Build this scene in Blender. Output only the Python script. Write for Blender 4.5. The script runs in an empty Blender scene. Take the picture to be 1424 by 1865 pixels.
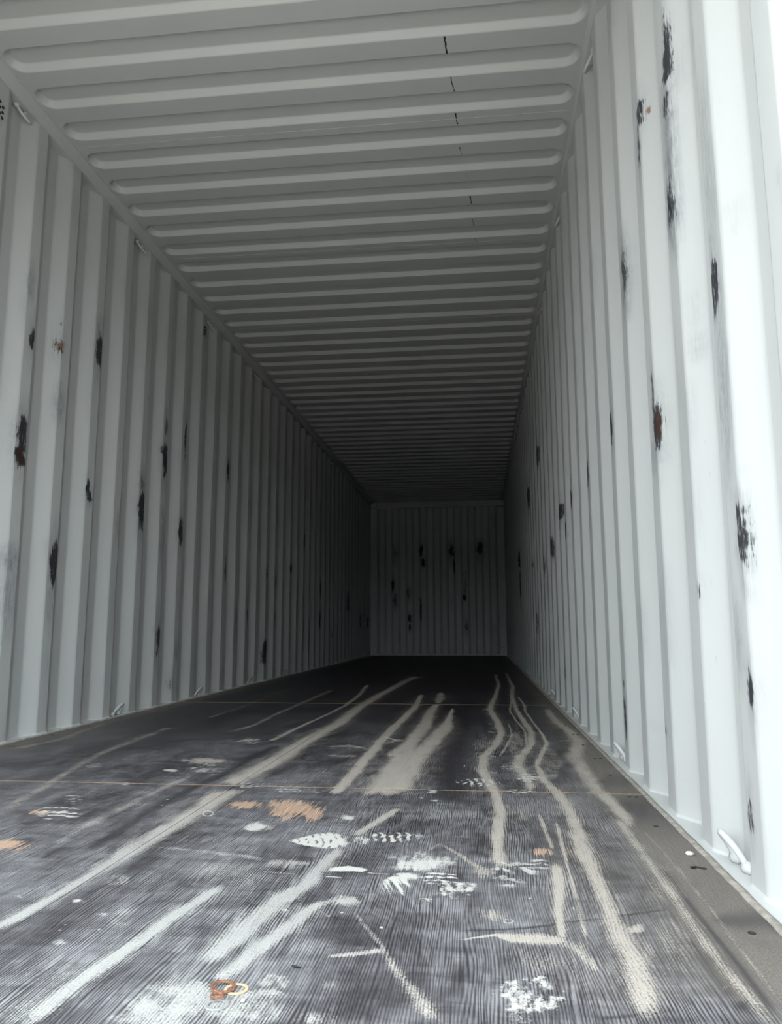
import bpy, math
import numpy as np
from mathutils import Matrix, Vector

# ------------------------------------------------------------------ camera
scn = bpy.context.scene
C = scn.collection
CAM_X, CAM_Z = 0.7155, 0.4424
PITCH, YAW, ROLL, FPX = 0.1529, -0.1137, -0.0019, 1391.41
cam = bpy.data.objects.new('camera', bpy.data.cameras.new('camera'))
C.objects.link(cam)
fw = Vector((math.sin(YAW)*math.cos(PITCH), math.cos(YAW)*math.cos(PITCH), math.sin(PITCH)))
rt = Vector((math.cos(YAW), -math.sin(YAW), 0.0))
up = rt.cross(fw)
r2 = math.cos(ROLL)*rt + math.sin(ROLL)*up
u2 = -math.sin(ROLL)*rt + math.cos(ROLL)*up
M = Matrix.Identity(4)
for i in range(3):
    M[i][0] = r2[i]; M[i][1] = u2[i]; M[i][2] = -fw[i]
M[0][3], M[1][3], M[2][3] = CAM_X, 0.0, CAM_Z
cam.matrix_world = M
cam.data.sensor_fit = 'VERTICAL'
cam.data.sensor_height = 36.0
cam.data.lens = FPX/1865.0*36.0
cam.data.clip_start = 0.02
scn.camera = cam

# ------------------------------------------------------------------ light
world = bpy.data.worlds.new('overcast_sky')
scn.world = world
world.use_nodes = True
bg = world.node_tree.nodes['Background']
bg.inputs['Color'].default_value = (0.86, 0.955, 1.0, 1)
# bright hazy overcast: somewhat brighter overhead than at the horizon
wn = world.node_tree
tc = wn.nodes.new('ShaderNodeTexCoord'); sx = wn.nodes.new('ShaderNodeSeparateXYZ')
mx = wn.nodes.new('ShaderNodeMath'); mx.operation = 'MAXIMUM'; mx.inputs[1].default_value = 0.0
ma = wn.nodes.new('ShaderNodeMath'); ma.operation = 'MULTIPLY_ADD'
SKY = 3.0
ma.inputs[1].default_value = SKY*.4; ma.inputs[2].default_value = SKY*.6
wn.links.new(tc.outputs['Generated'], sx.inputs[0]); wn.links.new(sx.outputs[2], mx.inputs[0])
wn.links.new(mx.outputs[0], ma.inputs[0]); wn.links.new(ma.outputs[0], bg.inputs['Strength'])
vs = scn.view_settings
vs.view_transform = 'Standard'
vs.look = 'None'
vs.gamma = 1.0
vs.use_curve_mapping = False
vs.exposure = 1.70

# ------------------------------------------------------------------ sizes
W2 = 1.176            # half width between the wall crests
DOOR_Y, BACK_Y = 0.45, 13.41
ROOF_Z, RAIL_Z = 2.69, 2.66
WP, WC, WS, WD = 0.2918, 0.0766, 0.0716, 0.037      # corrugation pitch, crest, slope, depth
LEFT_C0, RIGHT_C0 = 2.9223, 1.4308                  # centre of one crest on each wall
RP = 0.2212                                         # roof ripple pitch
SEAMS_Y = [DOOR_Y, 2.228, 4.70, 7.17, 9.66, 12.12, 13.38]
SEAM_X = 0.010

# ------------------------------------------------------------------ measured marks (metres)
LONG_STREAKS = [
 ('d',0.95,0.35,[(0.7432, 1.6827, 0.015), (0.7487, 1.8362, 0.0156), (0.7548, 2.0069, 0.0161), (0.7519, 2.1682, 0.0153), (0.7379, 2.332, 0.0188), (0.7188, 2.5236, 0.0204), (0.7214, 2.8088, 0.0176), (0.7681, 3.0803, 0.0173), (0.8005, 3.4357, 0.0193), (0.7919, 3.8447, 0.0192), (0.7625, 4.4122, 0.0192), (0.8151, 5.394, 0.0153), (0.8607, 6.4023, 0.0168), (0.8655, 7.875, 0.0155)]),
 ('d',0.95,0.4,[(0.7453, 1.5461, 0.0156), (0.7451, 1.7154, 0.0139), (0.7533, 1.9519, 0.0165)]),
 ('d',0.95,0.4,[(0.8547, 2.2237, 0.0118), (0.8547, 2.2944, 0.0147), (0.8432, 2.4779, 0.0159), (0.8326, 2.6617, 0.0206), (0.8546, 2.8412, 0.0189), (0.9075, 3.1401, 0.0169), (0.9332, 3.4773, 0.0165), (0.919, 3.8929, 0.016), (0.9102, 4.3799, 0.0123), (0.9212, 5.2666, 0.0172), (0.9672, 6.2188, 0.0169), (0.9795, 8.1989, 0.0161)]),
 ('d',0.8,0.5,[(0.8406, 2.8024, 0.0054), (0.8879, 3.0924, 0.0047), (0.9065, 3.5034, 0.0045), (0.8845, 3.963, 0.0051), (0.8722, 4.3763, 0.0062), (0.9158, 5.1359, 0.0056)]),
 ('d',0.9,0.4,[(0.9216, 1.7018, 0.0164), (0.9263, 1.8552, 0.0164), (0.9261, 2.0251, 0.016), (0.9188, 2.2078, 0.0176), (0.8974, 2.4008, 0.0133), (0.8937, 2.668, 0.0097), (0.9218, 2.8481, 0.0116), (0.9703, 3.1464, 0.0115), (0.9722, 3.425, 0.0059), (0.9646, 3.8266, 0.005), (0.955, 4.3388, 0.0056), (0.9708, 4.6798, 0.0091), (0.9613, 5.2702, 0.0046)]),
 ('d',0.85,0.5,[(0.9019, 0.972, 0.0187), (0.9096, 1.0569, 0.0191), (0.9135, 1.1627, 0.0182), (0.9102, 1.2753, 0.0151), (0.9157, 1.3936, 0.0156), (0.9162, 1.5374, 0.0163), (0.9171, 1.7003, 0.0193), (0.9159, 1.8633, 0.0175)]),
 ('d',0.7,0.6,[(0.7743, 2.7956, 0.0042), (0.8065, 3.0398, 0.0052), (0.8436, 3.3847, 0.0051), (0.8449, 3.8149, 0.0041)]),
 ('d',0.95,0.3,[(0.4751, 2.1838, 0.0475), (0.4737, 2.4982, 0.0545), (0.4909, 2.8425, 0.0497), (0.5157, 3.1477, 0.0447), (0.5503, 3.5271, 0.0424), (0.5554, 3.9309, 0.0215), (0.5563, 4.4885, 0.0049)]),
 ('d',0.95,0.3,[(0.4121, 2.7585, 0.0453), (0.4331, 3.1393, 0.0413), (0.4534, 3.5788, 0.0373), (0.4401, 4.2449, 0.028), (0.4485, 4.7379, 0.0209)]),
 ('d',0.7,0.5,[(0.4485, 4.7379, 0.0209), (0.4481, 5.157, 0.0397), (0.4328, 5.5793, 0.0184)]),
 ('d',0.95,0.3,[(0.4397, 2.1318, 0.0581), (0.4345, 2.375, 0.0545), (0.4397, 2.6837, 0.0499), (0.4397, 3.0852, 0.044)]),
 ('d',0.95,0.35,[(0.3095, 2.1181, 0.014), (0.3171, 2.2341, 0.0226), (0.3178, 2.4771, 0.0218), (0.3118, 2.7422, 0.0229), (0.3119, 3.1193, 0.0234), (0.318, 3.4942, 0.0239), (0.3258, 3.9723, 0.0245), (0.3344, 4.5006, 0.0248), (0.3073, 5.3954, 0.0155)]),
 ('d',0.9,0.45,[(-0.0153, 2.2239, 0.0411), (-0.0009, 2.4145, 0.0432), (0.0162, 2.6401, 0.0442), (0.0166, 2.9968, 0.0418), (0.0218, 3.2936, 0.0422), (0.0405, 3.7245, 0.0394), (0.0161, 4.4704, 0.0374), (0.0298, 5.2992, 0.0354), (0.0563, 6.2998, 0.042), (0.1012, 7.4753, 0.0581)]),
 ('d',0.85,0.45,[(-0.0072, 1.3892, 0.0243), (0.0036, 1.4696, 0.0256), (0.0029, 1.5874, 0.0296), (0.0063, 1.7259, 0.0365), (0.0103, 1.8907, 0.0352), (0.0087, 2.1913, 0.0462)]),
 ('d',0.9,0.45,[(-0.0184, 1.1413, 0.0164), (-0.0105, 1.1963, 0.0164), (-0.0082, 1.2559, 0.0149), (-0.0023, 1.3221, 0.014), (0.0001, 1.4173, 0.0168), (0.0051, 1.5142, 0.0207), (0.0044, 1.6395, 0.0245)]),
 ('d',0.75,0.6,[(-0.1358, 3.0741, 0.0138), (-0.1261, 3.2254, 0.0145), (-0.1209, 3.5118, 0.0138), (-0.1075, 3.7806, 0.0106), (-0.0919, 4.0934, 0.0114), (-0.0812, 4.5632, 0.0127), (-0.1119, 5.2862, 0.0177), (-0.1963, 6.2778, 0.0176)]),
 ('d',0.5,0.8,[(-0.3742, 3.3664, 0.0229), (-0.3471, 3.6184, 0.0204), (-0.3707, 4.1525, 0.0187), (-0.3671, 4.5362, 0.0204), (-0.3764, 5.0596, 0.0228), (-0.3881, 5.718, 0.0257)]),
 ('d',0.35,0.8,[(-0.6681, 3.7992, 0.0173), (-0.6632, 4.4058, 0.02), (-0.7023, 5.0954, 0.0231), (-0.7388, 5.8573, 0.0266)]),
 ('d',0.45,0.9,[(-0.4604, 1.8407, 0.0212), (-0.5047, 2.0351, 0.0208), (-0.5753, 2.3357, 0.0209), (-0.6559, 2.6977, 0.0207), (-0.6903, 3.0837, 0.0236), (-0.7069, 3.5247, 0.0269)]),
 ('d',0.45,0.9,[(-0.1751, 1.5683, 0.0158), (-0.187, 1.7221, 0.0174), (-0.1872, 1.8899, 0.0166), (-0.1873, 2.1184, 0.016), (-0.1755, 2.3772, 0.0149)]),
 ('d',0.4,0.9,[(-1.0408, 2.7928, 0.0254), (-1.0053, 3.052, 0.0237), (-1.0839, 3.6378, 0.0234)]),
 ('d',0.97,0.45,[(0.1958, 0.8789, 0.015), (0.1964, 0.9159, 0.0151), (0.1957, 0.9587, 0.0146), (0.2012, 1.0036, 0.0145), (0.2101, 1.058, 0.0149), (0.2188, 1.1212, 0.0153), (0.2279, 1.187, 0.0138), (0.2353, 1.252, 0.0145), (0.2468, 1.3156, 0.0136), (0.2595, 1.3963, 0.0094)]),
 ('d',0.9,0.4,[(0.4343, 1.7199, 0.0129), (0.4539, 1.7871, 0.0138), (0.4772, 1.8784, 0.014), (0.5057, 2.0007, 0.012)]),
 ('d',0.9,0.45,[(0.3321, 1.062, 0.0192), (0.344, 1.1198, 0.0216), (0.3557, 1.199, 0.026), (0.3676, 1.2728, 0.0276), (0.3835, 1.3469, 0.026), (0.4016, 1.3986, 0.0194), (0.4083, 1.4641, 0.0168), (0.4132, 1.5485, 0.0159), (0.4271, 1.6414, 0.0148)]),
 ('d',0.9,0.45,[(0.3699, 1.0153, 0.0158), (0.385, 1.0619, 0.014), (0.3979, 1.1257, 0.0168), (0.4172, 1.1907, 0.0178), (0.4316, 1.2546, 0.0173), (0.4481, 1.3077, 0.0149), (0.4681, 1.3372, 0.0144)]),
 ('d',0.6,0.7,[(0.6641, 0.9422, 0.0152), (0.6519, 0.9628, 0.015), (0.6326, 1.008, 0.0134), (0.6118, 1.0528, 0.0104), (0.5927, 1.0906, 0.0077), (0.5686, 1.1578, 0.0046), (0.5375, 1.2188, 0.004), (0.5056, 1.2878, 0.0034)]),
 ('d',0.6,0.5,[(0.7272, 1.4765, 0.0114), (0.6955, 1.5493, 0.0088), (0.6603, 1.6224, 0.0069), (0.6246, 1.686, 0.0048)]),
 ('d',0.4,0.7,[(0.5912, 1.5832, 0.0056), (0.6039, 1.6326, 0.0058), (0.6246, 1.686, 0.0048)]),
 ('d',0.95,0.3,[(0.8276, 1.1989, 0.0063), (0.8262, 1.2149, 0.0067), (0.8302, 1.313, 0.009), (0.8414, 1.4188, 0.0109), (0.8501, 1.5303, 0.011), (0.8494, 1.5783, 0.0072)]),
 ('d',0.7,0.5,[(0.8559, 1.6614, 0.0058), (0.8526, 1.762, 0.0057), (0.8505, 1.9849, 0.0048)]),
 ('d',0.75,0.5,[(0.8603, 1.2105, 0.0025), (0.865, 1.3363, 0.0025), (0.8699, 1.4688, 0.0031), (0.8756, 1.6479, 0.0044), (0.8848, 1.9009, 0.0046)]),
 ('d',0.6,0.6,[(0.8598, 1.1014, 0.0043), (0.856, 1.1349, 0.0089), (0.8384, 1.1845, 0.0109)]),
 ('d',0.6,0.5,[(1.0349, 0.9697, 0.0098), (1.034, 1.0147, 0.0092), (1.0308, 1.0822, 0.0086), (1.0284, 1.1752, 0.01), (1.0289, 1.2883, 0.0104), (1.0304, 1.417, 0.0093), (1.0305, 1.5498, 0.0106), (1.0306, 1.7124, 0.0136), (1.0329, 2.0042, 0.0096)]),
 ('d',0.4,0.4,[(1.0664, 1.0398, 0.0032), (1.0696, 1.1946, 0.0031), (1.075, 1.3592, 0.0035), (1.0753, 1.5546, 0.0037), (1.0702, 1.8407, 0.0039)]),
 ('k',0.9,0.4,[(1.0494, 1.0164, 0.0064), (1.05, 1.1423, 0.0058), (1.0486, 1.2558, 0.0058), (1.0478, 1.3868, 0.0047), (1.049, 1.5788, 0.0042)]),
 ('k',0.55,0.8,[(1.0112, 1.0449, 0.008), (1.0081, 1.1446, 0.0088), (1.0086, 1.2348, 0.008)]),
 ('b',0.95,0.15,[(1.0965, 0.9999, 0.1219), (1.0984, 1.1884, 0.1209), (1.1076, 1.5005, 0.1212), (1.116, 1.9833, 0.1073), (1.1126, 2.4814, 0.0975), (1.0983, 2.931, 0.0704), (1.0912, 3.8115, 0.0416), (1.0685, 4.4202, 0.0215)]),
 ('d',0.8,0.5,[(1.0518, 1.8842, 0.0177), (1.0481, 2.0759, 0.0196), (1.0369, 2.2894, 0.0266), (1.0352, 2.5268, 0.0295), (1.0332, 2.8222, 0.0301), (1.1051, 3.2557, 0.0313), (1.1004, 3.5817, 0.0307), (1.0746, 3.9081, 0.0252), (1.0872, 4.4906, 0.0194)]),
 ('b',0.7,0.5,[(-1.0703, 2.6987, 0.0844), (-1.092, 2.9886, 0.0853), (-1.1015, 3.3806, 0.0786), (-1.1553, 3.9724, 0.0613), (-1.1793, 4.6797, 0.0359)]),
 ('k',0.9,0.6,[(-0.0897, 1.5496, 0.0136), (-0.0877, 1.6516, 0.0228), (-0.0968, 1.8026, 0.0248), (-0.1028, 1.9842, 0.0248), (-0.1002, 2.1799, 0.0218), (-0.0803, 2.3871, 0.0208), (-0.081, 2.6738, 0.02), (-0.0837, 2.9869, 0.0186)]),
 ('k',0.8,0.6,[(-0.1458, 1.498, 0.0113), (-0.1477, 1.5792, 0.0199)]),
 ('k',0.9,0.6,[(0.0708, 2.3372, 0.0208), (0.0765, 2.5455, 0.0312), (0.0772, 2.7938, 0.0342), (0.0779, 3.0957, 0.0276), (0.082, 3.4118, 0.0228)]),
 ('k',0.9,0.5,[(0.0543, 1.4281, 0.0159), (0.0479, 1.5245, 0.0208), (0.0364, 1.6345, 0.0264), (0.0341, 1.7804, 0.0265), (0.0409, 1.9141, 0.0214)]),
 ('k',0.75,0.7,[(0.0628, 1.0808, 0.0456), (0.0706, 1.166, 0.052), (0.0702, 1.2645, 0.0517), (0.0601, 1.4238, 0.0459), (0.0564, 1.5594, 0.0232)]),
 ('k',0.95,0.5,[(0.5984, 2.0284, 0.0656), (0.6186, 2.2943, 0.0818), (0.6106, 2.6388, 0.0859), (0.6066, 3.1097, 0.0677), (0.6174, 3.7925, 0.0704), (0.6194, 5.1085, 0.0952)]),
 ('k',0.7,0.6,[(0.3671, 2.368, 0.0156), (0.3736, 2.6424, 0.0174), (0.3831, 2.8645, 0.022), (0.4031, 3.3318, 0.022), (0.4522, 3.5685, 0.0235)]),
 ('k',0.7,0.8,[(-0.6239, 2.1801, 0.0561), (-0.6165, 2.4317, 0.0747), (-0.6135, 2.8363, 0.0867), (-0.6268, 3.3287, 0.1014), (-0.6068, 3.7644, 0.1238), (-0.5808, 4.3268, 0.1091)]),
 ('k',0.6,0.7,[(0.6727, 5.5257, 0.1816), (0.7251, 7.0503, 0.1547)]),
 ('k',0.55,0.8,[(0.9761, 2.3826, 0.0253), (0.9505, 2.6411, 0.0225), (1.0246, 3.0189, 0.0258), (1.0605, 3.6389, 0.0313)]),
 ('k',0.6,0.7,[(0.518, 1.1455, 0.0298), (0.508, 1.186, 0.0337), (0.4886, 1.2608, 0.024)]),
 ('k',0.5,0.7,[(0.6009, 1.2257, 0.0432), (0.6012, 1.2897, 0.0456)]),
 ('k',0.5,0.6,[(0.555, 0.9344, 0.0283), (0.554, 0.9944, 0.0256), (0.5435, 1.0735, 0.0252)]),
 ('k',0.7,0.6,[(0.4634, 1.4369, 0.0344), (0.4821, 1.5949, 0.0498), (0.5516, 1.7644, 0.0507), (0.5709, 1.9072, 0.0503)]),
]
CROSS_STREAKS = [
 ('d',0.75,0.5,[(0.4999, 1.1111, 0.0043), (0.5355, 1.1226, 0.0082), (0.5736, 1.1397, 0.0084)]),
 ('d',0.9,0.4,[(0.6805, 1.187, 0.0027), (0.6964, 1.1954, 0.0037), (0.73, 1.2111, 0.0052), (0.7524, 1.2018, 0.0153), (0.7896, 1.2027, 0.0238), (0.8198, 1.2024, 0.0152), (0.8309, 1.1968, 0.0067)]),
 ('d',0.5,0.7,[(0.822, 1.186, 0.0066), (0.8395, 1.1817, 0.0163), (0.8573, 1.1713, 0.0255)]),
 ('k',0.9,0.5,[(0.6825, 1.2217, 0.0018), (0.7372, 1.2312, 0.0025), (0.7732, 1.2406, 0.0036), (0.8157, 1.258, 0.0041), (0.8305, 1.2685, 0.0023), (0.8654, 1.2821, 0.0023), (0.8988, 1.2965, 0.002)]),
 ('k',0.85,0.5,[(0.8763, 1.2806, 0.0028), (0.9203, 1.3057, 0.0043), (0.9872, 1.3359, 0.004), (1.0025, 1.3434, 0.002)]),
 ('k',0.8,0.6,[(0.844, 0.9782, 0.0036), (0.8911, 0.9911, 0.0042), (0.9297, 1.0074, 0.0027)]),
 ('d',0.5,0.8,[(0.0403, 1.5965, 0.0041), (0.0832, 1.5927, 0.0094), (0.1714, 1.5745, 0.0105), (0.2364, 1.5588, 0.0102), (0.291, 1.5324, 0.011)]),
 ('d',0.6,0.8,[(0.1832, 1.5628, 0.0077), (0.2313, 1.5614, 0.009), (0.2844, 1.541, 0.0074)]),
 ('d',0.6,0.6,[(0.3028, 1.4641, 0.0045), (0.3363, 1.462, 0.0055), (0.3778, 1.4552, 0.0033)]),
 ('d',0.6,0.4,[(0.3005, 1.5179, 0.0216), (0.3393, 1.522, 0.0205), (0.3886, 1.521, 0.012)]),
 ('w',0.5,0.5,[(-0.3355, 2.3448, 0.0151), (-0.3346, 2.2389, 0.0083), (-0.3275, 2.4107, 0.0192)]),
 ('w',0.75,0.4,[(0.3114, 3.278, 0.0156), (0.3728, 3.182, 0.0147)]),
 ('w',0.9,0.3,[(0.4285, 1.4894, 0.0126), (0.46, 1.4976, 0.0196), (0.4973, 1.4921, 0.0114)]),
 ('w',0.6,0.4,[(0.4275, 1.4494, 0.0032), (0.4476, 1.4461, 0.0054), (0.4623, 1.4433, 0.0027)]),
 ('w',0.7,0.3,[(0.5011, 1.4775, 0.0013), (0.5229, 1.4744, 0.0017), (0.5444, 1.474, 0.0023)]),
 ('d',0.6,0.5,[(0.3355, 3.0824, 0.0184), (0.3798, 3.183, 0.0343), (0.4171, 3.1621, 0.0241)]),
 ('d',0.6,0.5,[(1.0192, 3.2227, 0.0196), (1.0843, 3.2538, 0.025)]),
 ('d',0.55,0.5,[(0.7494, 3.7713, 0.0273), (0.7818, 3.754, 0.0169)]),
 ('d',0.6,0.5,[(0.746, 3.476, 0.026), (0.7758, 3.4617, 0.0172)]),
 ('d',0.6,0.5,[(0.7353, 3.1322, 0.021), (0.7622, 3.1255, 0.014)]),
 ('d',0.7,0.5,[(0.7415, 2.8223, 0.0245), (0.7657, 2.8134, 0.0169)]),
 ('d',0.6,0.5,[(0.735, 2.5135, 0.0164), (0.7617, 2.5043, 0.0103)]),
 ('k',0.75,0.8,[(1.0595, 2.0255, 0.1261), (1.1565, 2.0831, 0.1658), (1.212, 2.0037, 0.1424)]),
 ('k',0.75,0.8,[(1.0663, 1.3009, 0.0248), (1.1274, 1.3122, 0.0377), (1.1794, 1.2986, 0.0447)]),
 ('k',0.45,0.8,[(1.0363, 2.3558, 0.0723), (1.1002, 2.4072, 0.0904), (1.1661, 2.4584, 0.0785)]),
 ('d',0.5,0.6,[(0.1679, 2.7839, 0.0188), (0.2145, 2.7698, 0.0297), (0.2818, 2.7767, 0.0261)]),
 ('d',0.6,0.5,[(0.1278, 2.9859, 0.0174), (0.2036, 3.0162, 0.0353), (0.2865, 2.9584, 0.0212)]),
]
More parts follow.
